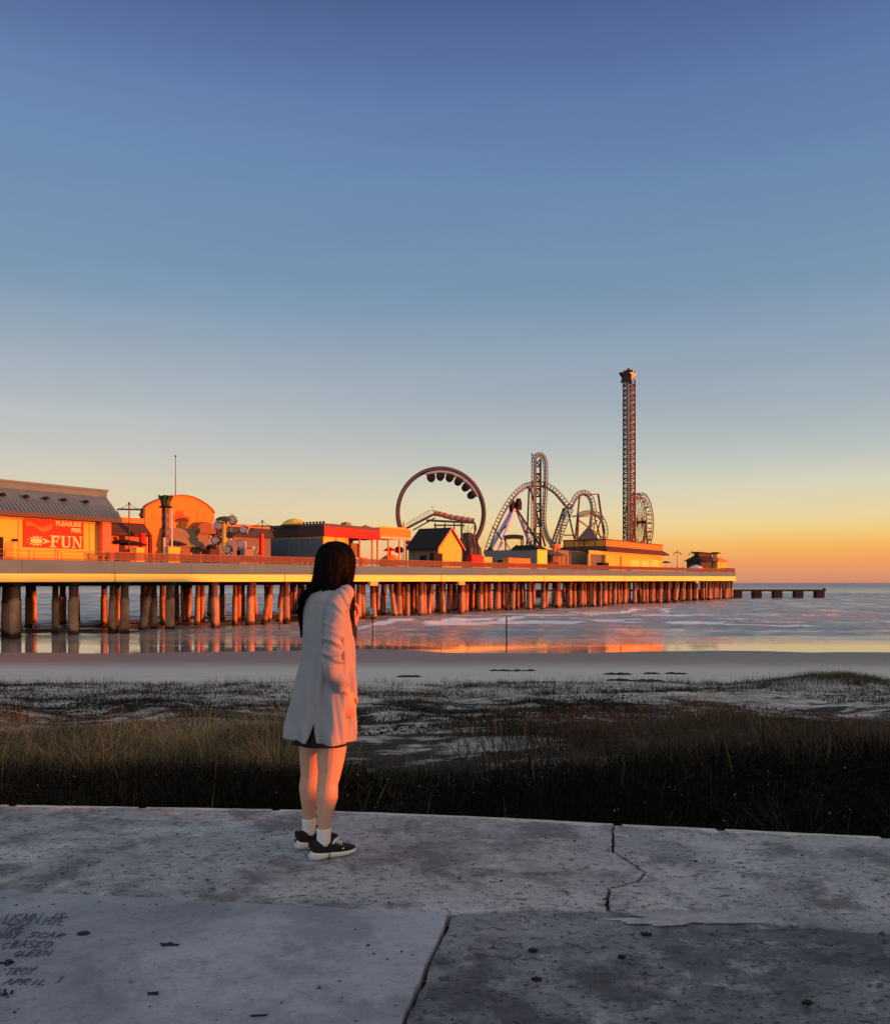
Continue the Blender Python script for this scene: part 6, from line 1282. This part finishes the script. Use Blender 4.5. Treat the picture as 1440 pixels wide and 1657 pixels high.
LA = [Vector((-.01,.15,1.33)), Vector((-.005,.20,1.22)), Vector((.03,.225,1.05)), Vector((.075,.185,1.02)), Vector((.135,.11,1.12)), LH+Vector((0,.006,-.01))]
limb(B_, LA, [.036,.034,.032,.032,.028,.024], 14)
hand(B_, LH, (.25,-.28,1), (-1,-.2,.1), (-.3,-.9,0), .95)
bo = B_.build('raw', m_skin); md = bo.modifiers.new('r', 'REMESH'); md.mode = 'VOXEL'; md.voxel_size = .0042; md.use_smooth_shade = True; md2 = bo.modifiers.new('s', 'SMOOTH'); md2.iterations = 4; md2.factor = .5
dg = bpy.context.evaluated_depsgraph_get(); me = bpy.data.meshes.new_from_object(bo.evaluated_get(dg)); bpy.data.objects.remove(bo)
me.materials.clear(); me.materials.append(m_skin); me.polygons.foreach_set('use_smooth', [True]*len(me.polygons)); body = bpy.data.objects.new('body', me); COL.objects.link(body); body.parent = wm
for q in (-1, 1):
    mb = MB(); c = Vector(hrot((fx_+.0745, q*.030, 1.508))); mb.rings([[c+Vector((math.cos(v)*.011, math.sin(v)*math.cos(u)*.0115, math.sin(v)*math.sin(u)*.0085)) for u in np.linspace(0, 2*math.pi, 11)[:-1]] for v in np.linspace(.1, math.pi-.1, 8)]); eye = mb.build('eye', m_white, wm, True)
    mb = MB(); fd_ = Vector((math.cos(HY_), math.sin(HY_), 0)); mb.tube([c+fd_*.0085, c+fd_*.0118], .0045, 10); mb.build('iris', m_dkin, eye)
# black dress under the shirt
mb = MB(); n = 60
dp = [(.572,-.040,.152,.180),(.60,-.040,.137,.166),(.75,-.03,.120,.158),(.95,-.006,.112,.15),(1.05,.010,.112,.14),(1.12,.022,.120,.14),(1.17,.024,.121,.14),(1.23,.008,.106,.135),(1.31,-.002,.085,.12),(1.36,-.01,.06,.08)]
rs = []
for z, c, a, b in dp:
    f = max(0, (.8-z)/.3); rs.append([Vector((c+(a*(1+.03*f*math.sin(7*u)))*math.cos(u), b*(1+.03*f*math.sin(7*u))*math.sin(u), z)) for u in np.linspace(0, 2*math.pi, n+1)[:-1]])
mb.rings(rs); mb.build('black_dress', m_blk, wm, True)
# shirt dress
NC = 360
spz = [.552,.60,.65,.72,.80,.88,.95,1.0,1.05,1.10,1.15,1.20,1.25,1.29,1.32,1.345,1.365,1.385,1.40,1.418]
key = [(.552,-.044,.166,.196),(.65,-.041,.161,.194),(.80,-.028,.148,.187),(.90,-.016,.138,.180),(1.00,-.008,.127,.174),(1.10,-.006,.122,.171),(1.20,-.008,.121,.171),(1.28,-.012,.119,.168),(1.325,-.015,.110,.155),(1.355,-.015,.096,.130),(1.378,-.013,.080,.098),(1.395,-.010,.064,.074),(1.405,-.008,.056,.063),(1.43,-.006,.060,.064)]
K = np.array(key); zs = np.concatenate([np.linspace(.552, 1.25, 80), np.linspace(1.26, 1.43, 22)])
sx_ = pl(514, 1190, -.17).x
def shirt_r(z, u):
    c, a, b = (np.interp(z, K[:,0], K[:,j]) for j in (1,2,3)); cu, su = math.cos(u), math.sin(u)
    A = np.interp(z, [.55,.75,1.0,1.2,1.3,1.4], [1.1,.9,.6,.40,.22,.05])
    f = .085*math.sin(4*u+1.3+.9*math.sin(2.4*z)) + .070*math.sin(7*u+2.3-2.2*z) + .045*math.sin(12*u+.7+5*z+2*math.sin(3*u)) + .008*math.sin(21*u+9*z)
    f += .020*math.sin(17*u+13*z)*math.sin(23*z+5*u+2*math.sin(4*u)) + .012*math.sin(31*z+9*u)
    f = math.copysign(abs(f)**.9, f)
    f += .020*math.sin(z*34+2*u)*np.interp(z, [.85,.98,1.1,1.2], [0,.6,.4,0])*max(0, -su)
    k = 1+A*f*.9
    return Vector((c+a*cu*k, b*su*k, 0))
us = np.linspace(0, 2*math.pi, NC+1)[:-1]
dmin = min(range(NC), key=lambda i: abs(shirt_r(.6, us[i]).x-sx_)+(10 if math.sin(us[i]) > 0 else 0))
V = []; 
for zi, z in enumerate(zs):
    row = []
    for i, u in enumerate(us):
        d = abs(i-dmin); d = min(d, NC-d); hem = .588 + .004*math.sin(3*u) + (.012 if math.cos(u) < -.3 else 0)*min(1, (-math.cos(u)-.3)*3) + max(0, 1-d/8.5)*.10
        t = (z-.552)/(1.43-.552); zz = hem+(1.43-hem)*t if z < 1.25 else z
        if z < 1.25:
            tt = (z-.552)/(1.25-.552); zz = hem+(1.25-hem)*tt
        p = shirt_r(zz, u); row.append((p.x, p.y, zz))
    V.append(row)
V = np.array(V); nr = len(zs)
# right front edge stays slightly open: a real gap down the front
front = 0
Q = []
for r_ in range(nr-1):
    for i in range(NC):
        j = (i+1) % NC
        if i == 0 and r_ < nr: 
            pass
        if 5 < i < 11 and 1.08 < zs[r_] < 1.30: continue
        Q.append((r_*NC+i, r_*NC+j, (r_+1)*NC+j, (r_+1)*NC+i))
so = fastmesh('shirt_dress', V.reshape(-1,3), Q, m_shirt, parent=wm, smooth=True); md = so.modifiers.new('th', 'SOLIDIFY'); md.thickness = .004; md.offset = 0
def sleeve(pts, rad, seed, name='sleeve'):
    P = catmull(pts, 22); n_ = len(P); N2 = 64; cr_ = [(q0, q1, q2, q3, q4) for q0, q1, q2, q3, q4 in ((.05,.030,.6,.09,.007),(.085,.035,.9,.11,.008),(.125,.028,1.3,.09,.007),(.17,.035,.4,.10,.009),(.225,.030,2.2,.09,.008),(.27,.028,1.2,.15,.009),(.305,.030,3.4,.20,.011),(.335,.022,.3,.22,.010),(.365,.026,2.5,.20,.010),(.40,.020,1.1,.20,.009))]; rs = []; prev = None; q = random.Random(seed); ph = [q.uniform(0, 6) for _ in range(6)]
    rr = np.interp(np.linspace(0, len(pts)-1, n_), range(len(pts)), rad); L_ = 0
    for i, p in enumerate(P):
        tg = (P[min(i+1,n_-1)]-P[max(i-1,0)]).normalized()
        if i: L_ += (P[i]-P[i-1]).length
        if prev is None: a = tg.cross(Vector((1,0,0))).normalized()
        else: a = (prev-tg*prev.dot(tg)).normalized()
        prev = a; b = tg.cross(a); t = i/(n_-1); amp = .06+.13*t*t
        ring = []
        for k in range(N2):
            u = 2*math.pi*k/N2
            f = amp*(.8*math.sin(L_*58+2.6*math.sin(u+ph[0])+ph[1]) * (.55+.45*math.cos(u+ph[2])) + .5*math.sin(2*u+L_*40+ph[3]) + .35*math.sin(3*u-L_*55+ph[4]))
            for q0, q1, q2, q3, q4 in cr_:
                dd_ = L_-(q0+q1*math.cos(u-q2-seed)); f += q3*math.exp(-(dd_/q4)**2)*(.55+.45*math.sin(u+q2*3)) - q3*.6*math.exp(-((dd_-q4*2)/q4)**2)*(.55+.45*math.sin(u+q2*3))
            ring.append(p+(a*math.cos(u)+b*math.sin(u))*rr[i]*(1+f))
        rs.append(ring)
    mb = MB(); last = rs[-1]; c = P[-1]; rs.append([c+(v-c)*.82 for v in last]); rs.append([c+(v-c)*.80+(P[-3]-P[-1])*.6 for v in last]); mb.rings(rs); return mb.build(name, m_shirt, wm, True)
sleeve([pl(562,957,-.10), pl(553,968,-.14), pl(545,985,-.168), pl(541,1015,-.19), pl(538,1050,-.205), pl(537,1078,-.21), pl(546,1100,-.20), pl(555,1114,-.195)], [.040,.052,.055,.052,.050,.054,.052,.038], 4)
sleeve([Vector((-.01,.10,1.345)), Vector((-.01,.145,1.32)), Vector((-.01,.18,1.24)), Vector((.01,.215,1.12)), Vector((.04,.225,1.03)), Vector((.085,.18,1.03)), LA[4]+Vector((0,0,-.02)), LH+Vector((-.012,.02,-.055))], [.05,.062,.06,.058,.06,.056,.048,.040], 9)
# collar
mb = MB(); cz = [(1.385,.066,.074),(1.405,.060,.064),(1.422,.062,.064),(1.418,.066,.070),(1.395,.078,.086)]
mb.rings([[Vector((-.006+a*math.cos(u), b*math.sin(u), z+.006*math.cos(u)*-1)) for u in np.linspace(R(28), R(332), 44)] for z, a, b in cz], cap=False, close=False); co = mb.build('collar', m_shirt, wm, True); md = co.modifiers.new('th', 'SOLIDIFY'); md.thickness = .003
# hair
hc = Vector((.036, 0, 1.505)); rn = random.Random(2)
HK = np.array([(1.632,0,.006,.006),(1.628,0,.035,.034),(1.615,.0,.062,.058),(1.59,.0,.086,.078),(1.56,0,.099,.089),(1.53,-.001,.105,.094),(1.50,-.003,.107,.096),(1.46,-.008,.104,.096),(1.42,-.016,.103,.100),(1.385,-.030,.108,.108),(1.36,-.042,.104,.112),(1.335,-.056,.090,.100),(1.305,-.070,.066,.074),(1.27,-.085,.046,.045),(1.235,-.098,.030,.022)])
def hair_p(z, u, lift=0.0):
    if z < 1.20:
        q = shirt_r(z, u); q.z = z; o_ = Vector((math.cos(u), math.sin(u), 0)); return q+o_*(.010+lift)
    c, a, b = (np.interp(-z, -HK[:,0], HK[:,j]) for j in (1,2,3)); rdg = .018*math.sin(13*u+z*9)+.012*math.sin(29*u-z*14)+.008*math.sin(47*u)
    k = 1+rdg*min(1, (1.63-z)*12); ca = math.cos(u); fr = 1.0
    cf = math.cos(u-HY_)
    if cf > .80 and z < 1.555: fr = 1-.36*min(1, (cf-.80)/.12)*min(1, (1.555-z)/.05)      # face stays clear
    return Vector((hc.x+c+(a*k*fr+lift)*ca, (b*k+lift)*math.sin(u), z))
mb = MB(); mb.rings([[hair_p(z, u) for u in np.linspace(0, 2*math.pi, 145)[:-1]] for z in np.concatenate([[1.6318,1.630,1.626,1.62], np.linspace(1.612, 1.235, 60)])]); hair_o = mb.build('hair', m_hair, wm, True)
st = MB()
def strand(pts, r0, n=3): 
    P = [Vector(p) for p in pts]; st.tube(P, [r0*(1-.75*(i/(len(P)-1))**3) for i in range(len(P))], n)
for k in range(1500):
    u = HY_+rn.uniform(R(34), R(326)); z0_ = rn.uniform(1.56, 1.628); z1_ = rn.uniform(1.325, 1.37); tw = rn.uniform(-.25, .25); lf = rn.uniform(.000, .005); pts = []
    for i in range(11):
        t = i/10; z = z0_+(z1_-z0_)*t; pts.append(hair_p(z, u+tw*t, lf*(.4+.6*t)+(.010*t**3 if rn.random() < .03 else 0)))
    strand(pts, rn.uniform(.0007, .0014))
def tail(path, spread, m_, r0, seed):
    q = random.Random(seed); P = catmull(path, 5); n_ = len(P)
    for k in range(m_):
        ox, oy = q.gauss(0, 1), q.gauss(0, 1); e = q.uniform(.72, 1.0); pts = []
        ph_ = q.uniform(0, 6)
        for i, p in enumerate(P[:max(4, int(n_*e))]):
            t = i/(n_-1); sp_ = np.interp(t, [0,.3,.75,1], spread); tg = (P[min(i+1,n_-1)]-P[max(i-1,0)]).normalized(); a = tg.cross(Vector((cW, sW, 0))).normalized(); a = Vector((cW, sW, 0)) if a.length < .1 else a; b = tg.cross(a)
            pts.append(p+b*ox*sp_+a*oy*sp_*.35+b*.003*math.sin(t*7+ph_))
        strand(pts, r0*q.uniform(.7, 1.3))
    core = MB(); core.tube(P[:int(n_*.85)], [max(.002, np.interp(i/(n_-1), [0,.3,.75,1], spread)*.75) for i in range(int(n_*.85))], 10); core.build('hair_lock', m_hair, hair_o, True)
sfp = lambda z, d, o_: Vector((shirt_r(z, R(d)).x+o_*math.cos(R(d)), shirt_r(z, R(d)).y+o_*math.sin(R(d)), z))
tail([pl(533,922,.0), pl(519,944,-.01), sfp(1.345,178,.006), sfp(1.29,170,.008), sfp(1.24,164,.008), sfp(1.17,158,.008), sfp(1.11,155,.008)], [.030,.022,.010,.004], 420, .0013, 3)
tail([pl(550,895,-.05), pl(562,935,-.085), pl(566,965,-.125), pl(567,985,-.135), pl(568,1005,-.13), pl(568,1022,-.125), pl(567,1040,-.12)], [.018,.017,.009,.004], 300, .0012, 5)
tail([pl(548,925,-.06), pl(545,940,-.075), pl(541,950,-.085), pl(537,958,-.085)], [.03,.032,.026,.012], 260, .0013, 8)
tail([pl(528,920,-.0), pl(524,938,-.01), pl(519,950,-.02), pl(513,962,.0)], [.03,.03,.022,.010], 260, .0013, 12)
for k in range(90):
    u = HY_+rn.uniform(R(50), R(310)); z0_ = rn.uniform(1.50, 1.625); z1_ = z0_-rn.uniform(.06, .2); lo_ = rn.uniform(.006, .022); strand([hair_p(z0_+(z1_-z0_)*i/6, u+.2*math.sin(i*.8+k), .002+lo_*(i/6)**2) for i in range(7)], .0007)
st.build('hair_strands', m_hair, hair_o, True)
# socks and sneakers
m_sock = M('white_sock', (226,220,214), .9, .04, 8, .2, bscale=220); m_sole = M('white_sole', (216,212,210), .6, .05, 6); m_knit = M('black_knit', (20,20,23), .85, .15, 30, .2, bscale=200)
def shoe(ank, toe_out, lab):
    ca, sa = math.cos(toe_out), math.sin(toe_out)
    def T(x, y, z): x -= .0; return Vector((ank.x+x*ca-y*sa, ank.y+x*sa+y*ca, z))
    X = [-.082,-.076,-.060,-.03,0,.03,.06,.09,.12,.148,.166,.174]; HW = [.006,.020,.030,.034,.034,.036,.040,.043,.042,.034,.022,.008]
    TOP = [.062,.084,.094,.096,.096,.092,.080,.068,.058,.050,.043,.036]; BOT = [.018,.008,.003,0,0,0,0,.001,.003,.007,.011,.015]
    TH = lambda x: float(np.interp(x, [-.09,.03,.12,.175],[1.35,1.25,1.05,.6])); m1 = MB(); n_ = 22
    m1.rings([[T(x, (w+.005)*math.copysign(abs(math.cos(u))**.6, math.cos(u)), b+.017*TH(x)+.017*TH(x)*math.sin(u)*(1.15 if x < -.02 else 1)) for u in np.linspace(0, 2*math.pi, n_+1)[:-1]] for x, w, b in zip(X, HW, BOT)])
    so_ = m1.build('sole', m_sole, wm, True)
    m1 = MB(); rs = []
    for x, w, t, b in zip(X, HW, TOP, BOT):
        if x == X[0]: w = .012
        rs.append([T(x, w*math.copysign(abs(math.cos(u))**.75, math.cos(u)), b+.026+(t-b-.026)*max(0, math.sin(u))**.8) if math.sin(u) > 0 else T(x, w*.9*math.cos(u), b+.02) for u in np.linspace(0, 2*math.pi, 25)[:-1]])
    m1.rings(rs)
    up = m1.build('shoe_upper', m_knit, wm, True)
    m1 = MB(); m1.tube([T(-.074,0,.07), T(-.077,0,.09), T(-.073,0,.101)], [.008,.009,.004], 8); 
    m1.rings([[T(x, w*s_, z) for s_, z in ((-1,z0),(1,z0),(1,z1),(-1,z1))] for x, w, z0, z1 in ((.028,.018,.088,.094),(.046,.021,.083,.1),(.052,.019,.098,.108))]); m1.build('tongue', m_knit, up, False)
    m1 = MB(); 
    for k in range(4):
        x = .046+.014*k; z = .094-.0075*k; m1.beam(T(x,-.030,z-.012), T(x+.004,.0,z+.004), .006, .003); m1.beam(T(x+.004,.0,z+.004), T(x,.030,z-.012), .006, .003)
    m1.beam(T(.036,-.034,.076), T(.052,-.026,.094), .014, .003); m1.build('lace', m_sock, up)
    m1 = MB(); m1.tube(catmull([T(.034,-.030,.098), T(.022,-.041,.075), T(.014,-.043,.045), T(.012,-.044,.018), T(.003,-.046,.006)], 4), .0022, 6); m1.build('lace_loop', m_knit, up)
    m1 = MB(); m1.beam(T(.083,-.0425,.046), T(.094,-.0435,.050), .005, .002); m1.beam(T(.089,-.0425,.040), T(.092,-.0435,.052), .003, .002); m1.build('side_mark', m_sock, up)
    m1 = MB(); cz_ = [(.06,.036,.030),(.085,.038,.032),(.105,.036,.033),(.125,.036,.035),(.142,.037,.036),(.150,.038,.037),(.152,.035,.034)]
    m1.rings([[Vector((c_.x+a*math.cos(u)*(1+.02*math.sin(12*u)), c_.y+b*math.sin(u)*(1+.02*math.sin(12*u)), z)) for u in np.linspace(0, 2*math.pi, 37)[:-1]] for z, a, b in cz_ for c_ in [lab(z)]]); m1.build('sock', m_sock, wm, True)
rl = lambda z: Vector((np.interp(-z, [-p.z for p in RL], [p.x for p in RL]), np.interp(-z, [-p.z for p in RL], [p.y for p in RL]), 0))
ll = lambda z: Vector((np.interp(-z, [-p.z for p in LLg], [p.x for p in LLg]), np.interp(-z, [-p.z for p in LLg], [p.y for p in LLg]), 0))
shoe(rl(.1), R(-3), rl); shoe(ll(.1), R(4), ll)
# ---------- unseen shrubs added past the right edge to keep low sun off the ground
for k, (X, Y, top) in enumerate(((13.2, 3.55, 5.6), (13.6, 4.9, 5.6), (13.4, 6.3, 5.5), (14.0, 8.2, 5.3), (14.4, 10.6, 5.1), (15.2, 13.4, 5.0))):
    z0 = float(hterr(X, Y)); ht = top-z0; t = thing('added_shade_shrub', 'number %d, counted from the seawall, in the added row of shade shrubs outside right edge' % (k+1), 'added_shade_shrub', (X, Y, z0), 'shade shrubs added on the dune', frame='world')
    mb = MB(); q = random.Random(k)
    for j in range(7): a = j*.9; mb.tube([(X, Y, z0-.1), (X+math.cos(a)*.3, Y+math.sin(a)*.3, z0+ht*.4), (X+math.cos(a)*.8, Y+math.sin(a)*.7, z0+ht*.85)], [.05,.035,.01], 6)
    mb.build('stem', m_steel, t); n = 9000; wy = .95 if k < 3 else 1.4
    ang = RNG.uniform(0, 2*np.pi, n); rr = RNG.random(n)**.5; px_, py_ = np.cos(ang)*rr*.9, np.sin(ang)*rr*wy
    C = np.stack([px_, py_, RNG.random(n)**.8*(ht-.08)*(1-.10*rr**4)+.05*np.sin(px_*9)*np.sin(py_*8)], -1); n1 = RNG.normal(0, 1, (n, 3)); n1 /= np.linalg.norm(n1, axis=1)[:, None]; n2 = np.cross(n1, RNG.normal(0, 1, (n, 3))); n2 /= np.linalg.norm(n2, axis=1)[:, None]
    Vv = np.stack([C-n1*.08, C+n2*.04, C+n1*.08, C-n2*.04], 1).reshape(-1, 3); fastmesh('foliage', Vv, np.arange(n*4).reshape(-1, 4), gm_dark, parent=t)
# ---------- unseen pavilion added far outside the right edge to shade the left piles
t = thing('added_shade_pavilion', 'tall unseen pavilion added outside the right edge to shade the left piles', 'building', (104, 85, 0), frame='world')
mb = MB(); mb.box((99, 66, -1), (111, 102.5, 10.6)); mb.build('wall', m_org, t)
mb = MB(); mb.add([(98,65,10.603),(112,65,10.603),(112,103.5,10.603),(98,103.5,10.603),(105,70,11.6),(105,99.5,11.6)], [(0,3,2,1),(0,1,4),(1,2,5,4),(2,3,5),(3,0,4,5)]); mb.build('roof', m_seam, t)
mb = MB()
for k in range(6): mb.box((98.9, 82.5+3.2*k, 1.5), (98.997, 84.3+3.2*k, 4))
build_each(mb, 'window', m_dkin, t)
t = thing('added_shade_wall', 'low unseen concrete wall added outside the right edge to shade the pavement', 'wall', (14, -2, ZP), frame='world')  # added out of view to block the low sun from pavement and lower legs
mb = MB(); mb.prism([(14, -7, ZP-.02), (14.35, -7, ZP-.02), (14.35, 2.95, ZP-.02), (14, 2.95, ZP-.02)], (0,0,.70)); mb.build('wall', cr_wall, t)
mb = MB(); mb.box((13.93, -7.05, ZP+.683), (14.42, 3.0, ZP+.75)); mb.build('coping', cr_lip, t)
for o in bpy.data.objects:
    if '_b' in o: del o['_b']
